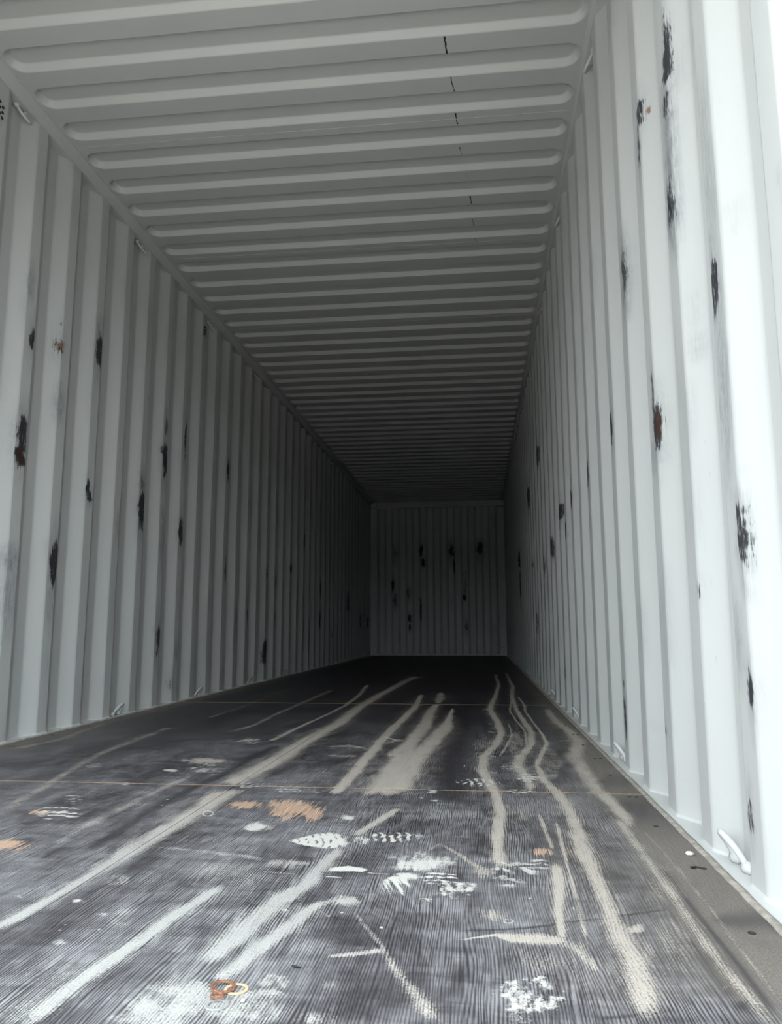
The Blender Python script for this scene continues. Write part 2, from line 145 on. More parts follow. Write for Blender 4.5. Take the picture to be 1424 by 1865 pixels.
FLOOR_PATCHES = [
 ('w',1,'leaf',(0.366, 1.6805),(0.0742, 0.0079),(-0.0135, 0.0641)),
 ('w',0.95,'treadu',(0.5191, 1.7251),(0.0714, 0.0076),(-0.0056, 0.0493)),
 ('w',0.9,'treadu',(0.4592, 1.6938),(0.0235, 0.0025),(-0.0065, 0.0429)),
 ('w',1,'brush',(0.5961, 1.5492),(0.0639, 0.0069),(-0.0052, 0.0697)),
 ('w',1,'solid',(0.5727, 1.4668),(0.0313, 0.0034),(-0.0022, 0.023)),
 ('w',1,'ray',(0.5617, 1.4119),(0.0301, 0.0033),(-0.0079, 0.0727)),
 ('w',0.9,'treadv',(0.634, 1.461),(0.0393, 0.0043),(-0.002, 0.0389)),
 ('w',1,'speck',(0.6669, 1.4036),(0.0435, 0.0047),(-0.0017, 0.0564)),
 ('w',0.8,'treadv',(0.6186, 1.3504),(0.0134, 0.0015),(-0.0015, 0.022)),
 ('w',0.7,'treadv',(0.7648, 1.5105),(0.0557, 0.006),(0.0042, 0.1041)),
 ('w',0.7,'treadv',(0.8051, 1.5598),(0.0437, 0.0047),(0.0035, 0.0528)),
 ('d',0.7,'solid',(0.7512, 1.5647),(0.0264, 0.0028),(0.0011, 0.0356)),
 ('d',0.6,'solid',(0.7139, 1.504),(0.0305, 0.0033),(0.0002, 0.0383)),
 ('w',1,'speck',(0.7726, 1.0315),(0.054, 0.0059),(0.0047, 0.0683)),
 ('w',0.9,'speck',(0.7753, 1.007),(0.0418, 0.0046),(0.0024, 0.0325)),
 ('w',0.5,'speck',(0.7627, 0.9806),(0.0321, 0.0035),(0.0016, 0.0264)),
 ('w',0.95,'treadu',(0.7028, 2.3431),(0.0806, 0.0084),(-0.0001, 0.067)),
 ('w',0.85,'treadv',(0.8174, 2.2321),(0.0524, 0.0055),(0.0021, 0.0418)),
 ('w',0.8,'treadv',(0.8033, 2.6111),(0.0449, 0.0046),(0.0022, 0.0578)),
 ('w',0.8,'treadv',(0.854, 2.4398),(0.0417, 0.0043),(0.0052, 0.0834)),
 ('w',0.8,'solid',(0.5765, 2.2068),(0.0172, 0.0018),(-0.0025, 0.0413)),
 ('w',0.7,'solid',(0.554, 2.1215),(0.0073, 0.0008),(-0.0009, 0.0127)),
 ('w',0.6,'brush',(0.5903, 2.0917),(0.0181, 0.0019),(-0.0009, 0.0164)),
 ('w',0.8,'treadv',(-0.321, 1.8592),(0.0707, 0.0075),(-0.0455, 0.0794)),
 ('w',0.55,'treadv',(-0.3613, 2.0048),(0.0356, 0.0038),(-0.0365, 0.0662)),
 ('w',0.65,'speck',(-0.5784, 2.509),(0.0551, 0.0057),(-0.0331, 0.0629)),
 ('w',0.5,'speck',(-0.5149, 2.6296),(0.0602, 0.0062),(-0.0146, 0.0307)),
 ('d',0.85,'solid',(-0.2279, 2.6215),(0.0986, 0.0101),(-0.0275, 0.0752)),
 ('w',0.75,'speck',(-0.1717, 2.4681),(0.0739, 0.0077),(-0.0485, 0.1325)),
 ('w',0.8,'solid',(-0.2731, 2.4404),(0.0283, 0.0029),(-0.0162, 0.0392)),
 ('w',0.85,'speck',(-0.2046, 3.1089),(0.0815, 0.0082),(-0.0317, 0.1058)),
 ('w',0.6,'brush',(-0.3134, 2.2131),(0.0224, 0.0023),(-0.0153, 0.0322)),
 ('w',0.85,'speck',(0.0576, 2.2377),(0.0698, 0.0073),(-0.0145, 0.0485)),
 ('w',0.7,'treadv',(0.1782, 2.1849),(0.0483, 0.0051),(-0.0126, 0.0505)),
 ('d',0.6,'speck',(0.2581, 2.1812),(0.0577, 0.006),(-0.0087, 0.041)),
 ('w',0.8,'solid',(0.3924, 1.8856),(0.0255, 0.0027),(-0.0046, 0.0269)),
 ('w',0.8,'ringe',(0.0475, 1.8929),(0.016, 0.0017),(-0.0112, 0.0311)),
 ('w',0.8,'solid',(0.2019, 1.7828),(0.0393, 0.0042),(-0.0168, 0.0572)),
 ('w',0.6,'brush',(0.2034, 1.7775),(0.0431, 0.0046),(-0.0168, 0.0572)),
 ('w',0.5,'speck',(0.036, 3.0015),(0.0602, 0.0061),(-0.0201, 0.088)),
 ('w',0.4,'speck',(0.0425, 2.832),(0.0694, 0.0071),(-0.0188, 0.0782)),
 ('w',0.4,'speck',(0.3595, 3.1283),(0.0481, 0.0049),(-0.0129, 0.1133)),
 ('w',0.35,'speck',(0.2453, 3.9782),(0.0877, 0.0085),(-0.0273, 0.2309)),
 ('w',0.4,'speck',(0.0885, 4.388),(0.1071, 0.0102),(-0.027, 0.1887)),
 ('w',0.8,'brush',(0.0451, 1.2799),(0.0153, 0.0017),(-0.0071, 0.013)),
 ('d',0.65,'solid',(0.1175, 1.2267),(0.0121, 0.0013),(-0.0052, 0.0102)),
 ('d',0.7,'solid',(0.1121, 1.1145),(0.0138, 0.0015),(-0.007, 0.0123)),
 ('w',0.7,'solid',(0.081, 1.1802),(0.0038, 0.0004),(-0.0025, 0.0044)),
 ('w',0.7,'solid',(0.0845, 1.1578),(0.0037, 0.0004),(-0.002, 0.0035)),
 ('w',0.6,'solid',(0.1229, 1.174),(0.0035, 0.0004),(-0.0023, 0.0043)),
 ('w',0.7,'solid',(0.1414, 1.1677),(0.0037, 0.0004),(-0.0026, 0.005)),
 ('d',0.45,'solid',(0.1601, 1.1915),(0.019, 0.0021),(-0.0101, 0.0207)),
 ('d',0.35,'solid',(0.1434, 1.2424),(0.0183, 0.002),(-0.0097, 0.0201)),
 ('d',0.6,'speck',(0.0573, 1.3917),(0.0379, 0.0041),(-0.0201, 0.041)),
 ('w',0.5,'solid',(-0.0623, 1.2887),(0.011, 0.0012),(-0.0056, 0.0088)),
 ('d',0.4,'brush',(0.2192, 1.4715),(0.0931, 0.0101),(-0.0353, 0.1016)),
 ('d',0.35,'brush',(0.1649, 1.0123),(0.0742, 0.0082),(-0.0361, 0.0629)),
 ('d',0.4,'brush',(0.1684, 0.9301),(0.0591, 0.0065),(-0.0329, 0.0528)),
 ('d',0.45,'solid',(0.34, 1.5045),(0.051, 0.0055),(-0.0096, 0.0376)),
 ('d',0.4,'brush',(0.2788, 1.4348),(0.0695, 0.0075),(-0.0301, 0.096)),
 ('w',0.9,'solid',(0.4906, 1.2752),(0.0046, 0.0005),(-0.001, 0.0058)),
 ('w',0.9,'solid',(0.4718, 1.2573),(0.0033, 0.0004),(-0.0008, 0.004)),
 ('w',1,'solid',(0.5602, 1.2198),(0.0037, 0.0004),(-0.0009, 0.0067)),
 ('w',0.7,'solid',(0.3987, 1.2745),(0.008, 0.0009),(-0.0025, 0.01)),
 ('w',0.7,'brush',(0.3931, 1.885),(0.0292, 0.0031),(-0.0052, 0.0298)),
 ('d',1,'solid',(0.4895, 1.3265),(0.0269, 0.0029),(-0.0052, 0.0304)),
 ('d',0.9,'speck',(0.4261, 0.9644),(0.0593, 0.0065),(-0.0173, 0.0551)),
 ('d',0.8,'solid',(0.4189, 0.943),(0.0447, 0.0049),(-0.0116, 0.0352)),
 ('d',0.85,'speck',(0.4461, 1.0297),(0.0269, 0.003),(-0.0066, 0.0243)),
 ('d',0.8,'solid',(0.4474, 0.9981),(0.0307, 0.0034),(-0.0055, 0.0198)),
 ('d',0.6,'brush',(0.5159, 0.9396),(0.0264, 0.0029),(-0.0057, 0.0259)),
 ('d',0.4,'brush',(0.5167, 1.0266),(0.0169, 0.0019),(-0.0041, 0.0208)),
 ('d',0.75,'solid',(0.3584, 0.9798),(0.0585, 0.0064),(-0.0201, 0.0527)),
 ('d',0.7,'solid',(0.3317, 0.9282),(0.0534, 0.0059),(-0.0169, 0.0387)),
 ('d',0.65,'solid',(0.4271, 0.9688),(0.0527, 0.0058),(-0.0158, 0.051)),
 ('d',0.8,'solid',(0.3353, 0.947),(0.059, 0.0065),(-0.017, 0.0403)),
 ('d',0.6,'speck',(0.3373, 1.0021),(0.0481, 0.0053),(-0.0179, 0.0454)),
 ('d',0.9,'solid',(0.9393, 1.2569),(0.0138, 0.0015),(0.0039, 0.0202)),
 ('w',0.8,'ringe',(0.7515, 1.2671),(0.0088, 0.001),(0.0004, 0.01)),
 ('d',0.6,'brush',(0.725, 1.2931),(0.0242, 0.0026),(0.0006, 0.0381)),
 ('w',0.9,'solid',(0.7901, 1.3725),(0.0026, 0.0003),(0.0003, 0.0054)),
 ('d',0.35,'brush',(1.0349, 1.483),(0.0536, 0.0058),(0.0396, 0.171)),
 ('d',0.35,'brush',(0.9252, 1.1333),(0.0581, 0.0064),(0.0229, 0.1115)),
 ('d',0.35,'brush',(0.9881, 1.2148),(0.0497, 0.0054),(0.0315, 0.1285)),
 ('d',0.3,'brush',(0.787, 1.1181),(0.0757, 0.0083),(0.0084, 0.11)),
 ('k',0.9,'solid',(1.0177, 1.0293),(0.0118, 0.0013),(0.0059, 0.0181)),
 ('d',0.45,'speck',(1.0137, 1.0744),(0.0077, 0.0008),(0.003, 0.0099)),
 ('o',1,'brush',(0.2328, 1.9664),(0.0734, 0.0078),(-0.0312, 0.1251)),
 ('o',0.95,'brush',(0.2998, 1.9237),(0.0379, 0.004),(-0.02, 0.0913)),
 ('o',0.95,'brush',(0.1118, 1.9953),(0.0532, 0.0056),(-0.0189, 0.0613)),
 ('o',0.95,'brush',(-0.2728, 1.5818),(0.0522, 0.0056),(-0.0387, 0.0599)),
 ('o',0.85,'brush',(-0.3723, 1.861),(0.0379, 0.004),(-0.0229, 0.038)),
 ('o',0.8,'brush',(0.8318, 1.6472),(0.0309, 0.0033),(0.003, 0.0377)),
 ('o',0.5,'brush',(0.8933, 1.6512),(0.0309, 0.0033),(0.0055, 0.0471)),
 ('o',0.35,'speck',(0.0189, 4.7985),(0.1281, 0.012),(-0.0263, 0.1812)),
 ('o',0.25,'speck',(0.0351, 7.2865),(0.1442, 0.012),(-0.0724, 0.7782)),
 ('d',0.4,'brush',(-1.2438, 4.2788),(0.2852, 0.0272),(-0.1145, 0.2473)),
 ('k',0.7,'brush',(-0.76, 3.0245),(0.0464, 0.0047),(-0.0406, 0.0818)),
 ('d',0.4,'speck',(0.4762, 7.5789),(0.1999, 0.0164),(-0.0138, 0.4498)),
 ('d',0.4,'speck',(0.0295, 7.1304),(0.14, 0.0118),(-0.0945, 0.9857)),
 ('d',0.3,'speck',(0.1075, 5.5402),(0.146, 0.0132),(-0.0654, 0.5973)),
 ('d',0.4,'speck',(0.448, 5.3943),(0.0708, 0.0065),(-0.0206, 0.4239)),
 ('d',0.4,'brush',(0.7146, 3.019),(0.0446, 0.0045),(0.0012, 0.4655)),
 ('d',0.5,'brush',(0.8542, 3.2225),(0.0473, 0.0048),(0.0246, 0.5275)),
 ('d',0.35,'brush',(0.9259, 2.6802),(0.0564, 0.0058),(0.0278, 0.3315)),
 ('d',0.35,'brush',(0.7947, 1.949),(0.049, 0.0052),(0.0105, 0.2248)),
 ('w',0.4,'ringe',(0.9012, 2.7316),(0.0914, 0.0094),(0.03, 0.4109)),
 ('w',0.6,'solid',(0.6932, 1.9235),(0.0066, 0.0007),(-0.0001, 0.012)),
 ('w',0.5,'speck',(0.7178, 1.9065),(0.0138, 0.0015),(0.0002, 0.0404)),
 ('w',0.6,'speck',(0.5507, 1.7356),(0.0523, 0.0056),(-0.0052, 0.056)),
 ('w',0.35,'treadv',(0.66, 1.7126),(0.0365, 0.0039),(-0.0015, 0.0541)),
 ('w',0.35,'speck',(0.688, 1.831),(0.0274, 0.0029),(-0.0005, 0.0465)),
]
LEFT_STAINS = [
 (2.9445, 1.6833, 0.0273, 0.0524, 0.9, 0.5, 0.4),
 (2.9093, 1.9205, 0.0221, 0.045, 0.2, 0.0, 0.5),
 (3.1604, 1.7343, 0.0453, 0.0399, 0.6, 0.8, 0.3),
 (3.1598, 1.8011, 0.0114, 0.0481, 0.8, 0.2, 0.2),
 (3.5226, 1.8541, 0.0416, 0.0974, 0.9, 0.0, 0.5),
 (3.203, 1.4377, 0.0172, 0.0191, 0.6, 0.1, 0.2),
 (2.9239, 1.2777, 0.0409, 0.0654, 0.95, 0.1, 0.5),
 (2.9267, 1.1738, 0.0504, 0.0615, 1.0, 0.9, 0.4),
 (3.4842, 1.129, 0.0198, 0.038, 1.0, 0.2, 0.3),
 (4.1115, 1.7796, 0.0138, 0.0142, 0.4, 0.4, 0.1),
 (4.3855, 1.6868, 0.0259, 0.0642, 0.7, 0.1, 0.4),
 (4.3825, 1.4674, 0.0461, 0.0954, 1.0, 0.1, 0.4),
 (4.714, 1.6695, 0.0414, 0.1143, 0.9, 0.0, 0.5),
 (5.585, 1.6526, 0.0651, 0.0936, 0.95, 0.4, 0.3),
 (4.0869, 1.2604, 0.0313, 0.0591, 0.6, 0.1, 0.6),
 (3.1916, 1.4714, 0.0342, 0.0477, 0.0, 0.1, 0.5),
 (3.5056, 1.0907, 0.0333, 0.0254, 0.9, 0.0, 0.4),
 (4.1025, 1.119, 0.0493, 0.108, 0.95, 0.0, 0.5),
 (4.6733, 1.0616, 0.04, 0.0774, 0.95, 0.0, 0.4),
 (3.2343, 0.7468, 0.0453, 0.0851, 1.0, 0.0, 0.5),
 (3.3049, 0.6418, 0.0322, 0.0251, 0.2, 0.0, 0.5),
 (2.907, 0.7253, 0.051, 0.035, 0.15, 0.0, 0.6),
 (2.9143, 0.5711, 0.0462, 0.0834, 0.0, 0.0, 0.5),
 (4.4078, 0.3952, 0.05, 0.0915, 0.95, 0.0, 0.4),
 (5.0192, 0.6785, 0.0291, 0.0699, 0.8, 0.0, 0.4),
 (5.3384, 1.1453, 0.0295, 0.0503, 0.7, 0.0, 0.5),
 (5.5961, 0.8869, 0.0481, 0.0912, 0.95, 0.0, 0.4),
 (5.9339, 0.9264, 0.0449, 0.0965, 0.95, 0.0, 0.4),
 (4.6324, 0.1182, 0.0436, 0.0422, 0.5, 0.1, 0.2),
 (5.6158, 0.679, 0.0321, 0.0648, 0.6, 0.0, 0.3),
 (5.8793, 0.5539, 0.0393, 0.0809, 0.7, 0.0, 0.4),
 (3.8413, 0.9754, 0.0354, 0.0551, 0.1, 0.0, 0.5),
 (3.2343, 0.5685, 0.0351, 0.0689, 0.0, 0.0, 0.5),
 (4.4068, 0.9963, 0.0306, 0.094, 0.2, 0.0, 0.6),
 (4.6942, 0.3167, 0.0394, 0.0323, 0.2, 0.0, 0.5),
 (5.5976, 0.8921, 0.0367, 0.0929, 0.9, 0.0, 0.3),
 (5.9206, 0.9169, 0.0455, 0.098, 0.95, 0.0, 0.3),
 (6.1902, 0.5583, 0.0491, 0.1299, 0.8, 0.0, 0.4),
 (6.4995, 1.1941, 0.0438, 0.0927, 0.7, 0.0, 0.3),
 (6.4999, 0.869, 0.0543, 0.107, 0.8, 0.0, 0.4),
 (6.7199, 0.9385, 0.058, 0.0506, 0.6, 0.3, 0.3),
 (7.0617, 0.8711, 0.0638, 0.0828, 0.9, 0.1, 0.4),
 (7.1306, 1.2303, 0.0524, 0.1014, 0.9, 0.0, 0.4),
 (7.4208, 1.0145, 0.0493, 0.1046, 0.8, 0.0, 0.3),
 (7.5988, 1.0547, 0.0516, 0.05, 0.9, 0.3, 0.3),
 (8.006, 1.381, 0.0492, 0.1043, 0.8, 0.0, 0.3),
 (8.2165, 1.4049, 0.0777, 0.0875, 0.8, 0.3, 0.4),
 (8.8852, 1.1863, 0.07, 0.1042, 0.8, 0.0, 0.3),
 (9.1755, 1.5577, 0.075, 0.2388, 0.9, 0.0, 0.4),
 (7.9723, 0.7006, 0.0643, 0.1666, 0.9, 0.0, 0.4),
 (8.2363, 0.48, 0.0597, 0.1139, 0.8, 0.0, 0.4),
 (9.1074, 0.9054, 0.0836, 0.1271, 0.9, 0.0, 0.4),
 (9.0755, 0.567, 0.0722, 0.1255, 0.9, 0.0, 0.4),
 (6.6915, 0.2498, 0.0793, 0.1232, 0.9, 0.0, 0.2),
 (10.3882, 1.6273, 0.0682, 0.2205, 0.8, 0.0, 0.3),
 (5.5986, 0.6664, 0.0243, 0.0526, 0.6, 0.0, 0.2),
 (5.8812, 0.608, 0.0356, 0.0619, 0.6, 0.0, 0.3),
 (7.0249, 0.5403, 0.0501, 0.0815, 0.5, 0.0, 0.3),
 (7.3616, 0.4254, 0.0411, 0.119, 0.6, 0.0, 0.3),
 (7.6523, 0.3366, 0.0442, 0.088, 0.6, 0.0, 0.3),
 (8.556, 0.324, 0.0458, 0.0981, 0.7, 0.0, 0.3),
 (9.8089, 0.3738, 0.0838, 0.1348, 0.7, 0.0, 0.3),
 (12.2637, 0.5804, 0.093, 0.1124, 0.8, 0.0, 0.3),
 (13.056, 0.5441, 0.1052, 0.1194, 0.8, 0.0, 0.3),
 (11.0732, 0.8483, 0.0764, 0.2047, 0.7, 0.0, 0.3),
]
RIGHT_STAINS = [
 (1.681, 1.8194, 0.0132, 0.0896, 0.85, 0.0, 0.3),
 (1.691, 1.7624, 0.0296, 0.0391, 1.0, 0.35, 0.3),
 (1.7079, 1.6689, 0.0359, 0.0353, 0.7, 0.0, 0.6),
 (1.7039, 1.5609, 0.0295, 0.0624, 0.2, 0.0, 0.8),
 (1.7132, 1.4278, 0.0325, 0.0663, 0.8, 0.1, 0.9),
 (1.9761, 1.8463, 0.0222, 0.0362, 0.9, 0.3, 0.3),
 (1.9363, 1.8278, 0.031, 0.02, 0.0, 0.95, 0.0),
 (1.9959, 1.7482, 0.0184, 0.0637, 0.7, 0.0, 0.5),
 (2.28, 1.518, 0.0314, 0.0667, 0.7, 0.1, 0.7),
 (1.4493, 1.102, 0.0267, 0.0621, 0.85, 0.2, 0.7),
 (1.4358, 1.2778, 0.0246, 0.1245, 0.1, 0.0, 0.38),
 (1.6193, 1.134, 0.0308, 0.0401, 0.45, 0.15, 0.3),
 (1.3517, 1.1818, 0.027, 0.0246, 0.12, 0.0, 0.15),
 (1.6051, 1.7153, 0.0479, 0.0297, 0.1, 0.0, 0.35),
 (1.5641, 1.6601, 0.0227, 0.0145, 0.1, 0.0, 0.35),
 (1.6261, 1.073, 0.0206, 0.0102, 0.9, 0.2, 0.3),
 (1.6246, 1.0486, 0.0334, 0.0182, 0.3, 0.1, 0.5),
 (1.9776, 0.9584, 0.034, 0.0572, 1.0, 0.75, 0.4),
 (1.9958, 1.0442, 0.0155, 0.0535, 0.8, 0.0, 0.4),
 (2.6224, 1.1253, 0.0337, 0.0496, 0.95, 0.0, 0.5),
 (3.2144, 1.0846, 0.0455, 0.0641, 0.95, 0.0, 0.4),
 (3.7827, 1.0762, 0.049, 0.0502, 0.9, 0.1, 0.3),
 (4.3234, 1.0977, 0.1098, 0.0525, 0.9, 0.3, 0.4),
 (4.3999, 1.0177, 0.0567, 0.0486, 0.9, 0.2, 0.3),
 (4.0742, 0.9557, 0.0566, 0.054, 0.8, 0.3, 0.3),
 (4.9188, 0.9506, 0.0943, 0.076, 0.9, 0.0, 0.3),
 (1.399, 0.6011, 0.0217, 0.0489, 0.85, 0.1, 0.5),
 (1.4074, 0.6496, 0.0083, 0.0154, 0.9, 0.0, 0.2),
 (1.4479, 0.4161, 0.019, 0.0375, 0.15, 0.0, 0.4),
 (1.434, 0.8973, 0.0256, 0.0959, 0.08, 0.0, 0.5),
 (1.6881, 0.5261, 0.008, 0.0221, 0.6, 0.0, 0.1),
 (1.9975, 0.8931, 0.0422, 0.0266, 0.0, 0.0, 0.5),
 (1.4065, 0.3351, 0.0147, 0.0368, 0.95, 0.3, 0.4),
 (1.4493, 0.1232, 0.0133, 0.034, 0.8, 0.0, 0.4),
 (2.5996, 0.1736, 0.0243, 0.0693, 0.8, 0.0, 0.4),
 (2.6028, 0.2659, 0.021, 0.0139, 0.7, 0.0, 0.2),
 (2.04, 0.1896, 0.0126, 0.0196, 0.6, 0.0, 0.2),
 (2.233, 0.1781, 0.0253, 0.0086, 0.3, 0.4, 0.1),
 (1.2856, 0.3566, 0.0082, 0.0122, 0.1, 0.2, 0.2),
 (2.9381, 0.1658, 0.0178, 0.0215, 0.4, 0.0, 0.2),
 (4.3567, 0.2186, 0.0499, 0.0643, 0.6, 0.0, 0.2),
 (5.7917, 1.7477, 0.0975, 0.0809, 0.8, 0.3, 0.3),
 (6.8992, 1.6376, 0.1927, 0.0962, 0.9, 0.0, 0.4),
 (8.7869, 1.2055, 0.3097, 0.1009, 0.9, 0.0, 0.4),
 (4.9569, 0.9631, 0.0699, 0.0766, 0.9, 0.0, 0.3),
 (6.7686, 0.9929, 0.1567, 0.087, 0.8, 0.0, 0.3),
 (8.7125, 0.9209, 0.2596, 0.1569, 0.8, 0.0, 0.3),
 (5.6269, 1.262, 0.0727, 0.0721, 0.6, 0.0, 0.3),
 (6.3582, 0.507, 0.0911, 0.0989, 0.6, 0.0, 0.3),
 (5.4986, 0.8886, 0.0687, 0.085, 0.6, 0.0, 0.3),
]
BACK_STAINS = [
 (-0.2798, 1.819, 0.0382, 0.123, 1.0, 0.0, 0.4),
 (-0.246, 1.614, 0.0381, 0.068, 1.0, 0.0, 0.4),
 (-0.7881, 1.2123, 0.0355, 0.1083, 1.0, 0.0, 0.5),
 (-0.7479, 0.9421, 0.0381, 0.1076, 0.6, 0.0, 0.6),
 (-0.4914, 0.6462, 0.0351, 0.08, 0.9, 0.0, 0.4),
 (-0.4923, 0.4865, 0.0351, 0.0531, 0.8, 0.0, 0.4),
 (0.741, 1.8594, 0.0698, 0.1031, 1.0, 0.0, 0.6),
 (0.2499, 1.8118, 0.0595, 0.1088, 0.8, 0.0, 0.6),
 (-0.2961, 0.7788, 0.0216, 0.1869, 0.9, 0.0, 0.4),
 (0.466, 1.0013, 0.032, 0.0587, 1.0, 0.0, 0.5),
 (0.4822, 1.1749, 0.0321, 0.1606, 0.5, 0.0, 0.6),
 (-0.5163, 1.0483, 0.038, 0.1077, 0.6, 0.0, 0.5),
 (0.2948, 1.5535, 0.0162, 0.1623, 0.9, 0.0, 0.3),
 (0.4973, 0.4843, 0.0424, 0.1054, 0.6, 0.0, 0.5),
 (-0.7456, 1.7841, 0.0385, 0.1097, 0.5, 0.0, 0.5),
]

# ------------------------------------------------------------------ helpers
def hash2(ix, iy, seed):
    h = (ix.astype(np.int64)*374761393 + iy.astype(np.int64)*668265263 + seed*982451653) & 0x7fffffff
    h = ((h ^ (h >> 13))*1274126177) & 0x7fffffff
    return ((h ^ (h >> 16)) & 0xffff)/65535.0
def vnoise(x, y, seed=0):
    ix, iy = np.floor(x), np.floor(y)
    fx, fy = x-ix, y-iy
    fx = fx*fx*(3-2*fx); fy = fy*fy*(3-2*fy)
    a = hash2(ix, iy, seed); b = hash2(ix+1, iy, seed)
    c = hash2(ix, iy+1, seed); d = hash2(ix+1, iy+1, seed)
    return (a*(1-fx)+b*fx)*(1-fy) + (c*(1-fx)+d*fx)*fy
def fbm(x, y, seed=0, n=3):
    s = 0; a = .5; t = 0
    for i in range(n):
        s = s + a*vnoise(x*2**i, y*2**i, seed+i*17); t += a; a *= .5
    return s/t
def sstep(a, b, x):
    t = np.clip((x-a)/(b-a), 0, 1)
    return t*t*(3-2*t)

def link(o, parent=None):
    C.objects.link(o)
    if parent is not None: o.parent = parent
    return o
def np_mesh(name, V, Q, mat, smooth=False):
    me = bpy.data.meshes.new(name)
    V = np.asarray(V, np.float32); Q = np.asarray(Q, np.int32)
    me.vertices.add(len(V)); me.vertices.foreach_set('co', V.ravel())
    me.loops.add(Q.size); me.loops.foreach_set('vertex_index', Q.ravel())
    me.polygons.add(len(Q))
    me.polygons.foreach_set('loop_start', np.arange(0, Q.size, Q.shape[1], dtype=np.int32))
    me.polygons.foreach_set('use_smooth', np.full(len(Q), smooth))
    me.update(calc_edges=True)
    me.materials.append(mat)
    return me
def grid_quads(nu, nv):
    i = np.arange(nu*nv).reshape(nu, nv)
    return np.stack([i[:-1, :-1], i[1:, :-1], i[1:, 1:], i[:-1, 1:]], -1).reshape(-1, 4)
def color_attr(me, name, arr):
    a = me.color_attributes.new(name, 'FLOAT_COLOR', 'POINT')
    a.data.foreach_set('color', np.asarray(arr, np.float32).ravel())
def obj(name, me, parent=None):
    return link(bpy.data.objects.new(name, me), parent)
def pymesh(name, V, F, mat, smooth=False):
    me = bpy.data.meshes.new(name); me.from_pydata([tuple(map(float, v)) for v in V], [], F); me.update()
    for p in me.polygons: p.use_smooth = smooth
    me.materials.append(mat); return me
def box_data(x0, x1, y0, y1, z0, z1, b=0.0):
    V = []; F = []
    if b <= 0:
        V = [(x, y, z) for z in (z0, z1) for y in (y0, y1) for x in (x0, x1)]
        F = [(0, 2, 3, 1), (4, 5, 7, 6), (0, 1, 5, 4), (2, 6, 7, 3), (0, 4, 6, 2), (1, 3, 7, 5)]
        return V, F
    import bmesh
    bm = bmesh.new()
    bmesh.ops.create_cube(bm, size=1)
    for v in bm.verts:
        v.co = ((x0+x1)/2+v.co.x*(x1-x0), (y0+y1)/2+v.co.y*(y1-y0), (z0+z1)/2+v.co.z*(z1-z0))
    bmesh.ops.bevel(bm, geom=list(bm.edges), offset=b, segments=2, affect='EDGES', profile=.5)
    bm.verts.index_update()
    V = [tuple(v.co) for v in bm.verts]; F = [tuple(v.index for v in f.verts) for f in bm.faces]
    bm.free(); return V, F
def merge(parts):
    V = []; F = []
    for v, f in parts:
        o = len(V); V += list(v); F += [tuple(i+o for i in q) for q in f]
    return V, F
def sweep_y(profile, y0, y1):            # closed polygon (x,z) run along y
    n = len(profile)
    V = [(x, y, z) for y in (y0, y1) for x, z in profile]
    F = [(i, (i+1) % n, n+(i+1) % n, n+i) for i in range(n)]
    F += [tuple(range(n))[::-1], tuple(range(n, 2*n))]
    return V, F
def tube(path, rad, n=8, caps=True):
    P = [Vector(p) for p in path]; V = []; F = []
    R = rad if hasattr(rad, '__len__') else [rad]*len(P)
    ref = Vector((0.123, 0.456, 0.88)).normalized()
    for i, p in enumerate(P):
        t = (P[min(i+1, len(P)-1)]-P[max(i-1, 0)]).normalized()
        a = t.cross(ref).normalized(); b = t.cross(a)
        for k in range(n):
            w = 2*math.pi*k/n
            V.append(tuple(p + R[i]*(math.cos(w)*a + math.sin(w)*b)))
    for i in range(len(P)-1):
        for k in range(n):
            F.append((i*n+k, i*n+(k+1) % n, (i+1)*n+(k+1) % n, (i+1)*n+k))
    if caps:
        F.append(tuple(range(n))[::-1]); F.append(tuple(range((len(P)-1)*n, len(P)*n)))
    return V, F
def struct(o, label):
    o['kind'] = 'structure'; o['label'] = label; return o
def thing(name, loc, label, cat, group=None):
    o = bpy.data.objects.new(name, None); o.empty_display_size = .05
    o.location = loc; C.objects.link(o)
    o['label'] = label; o['category'] = cat
    if group: o['group'] = group
    return o
def empty(name, loc=(0, 0, 0)):
    o = bpy.data.objects.new(name, None); o.location = loc; C.objects.link(o); return o

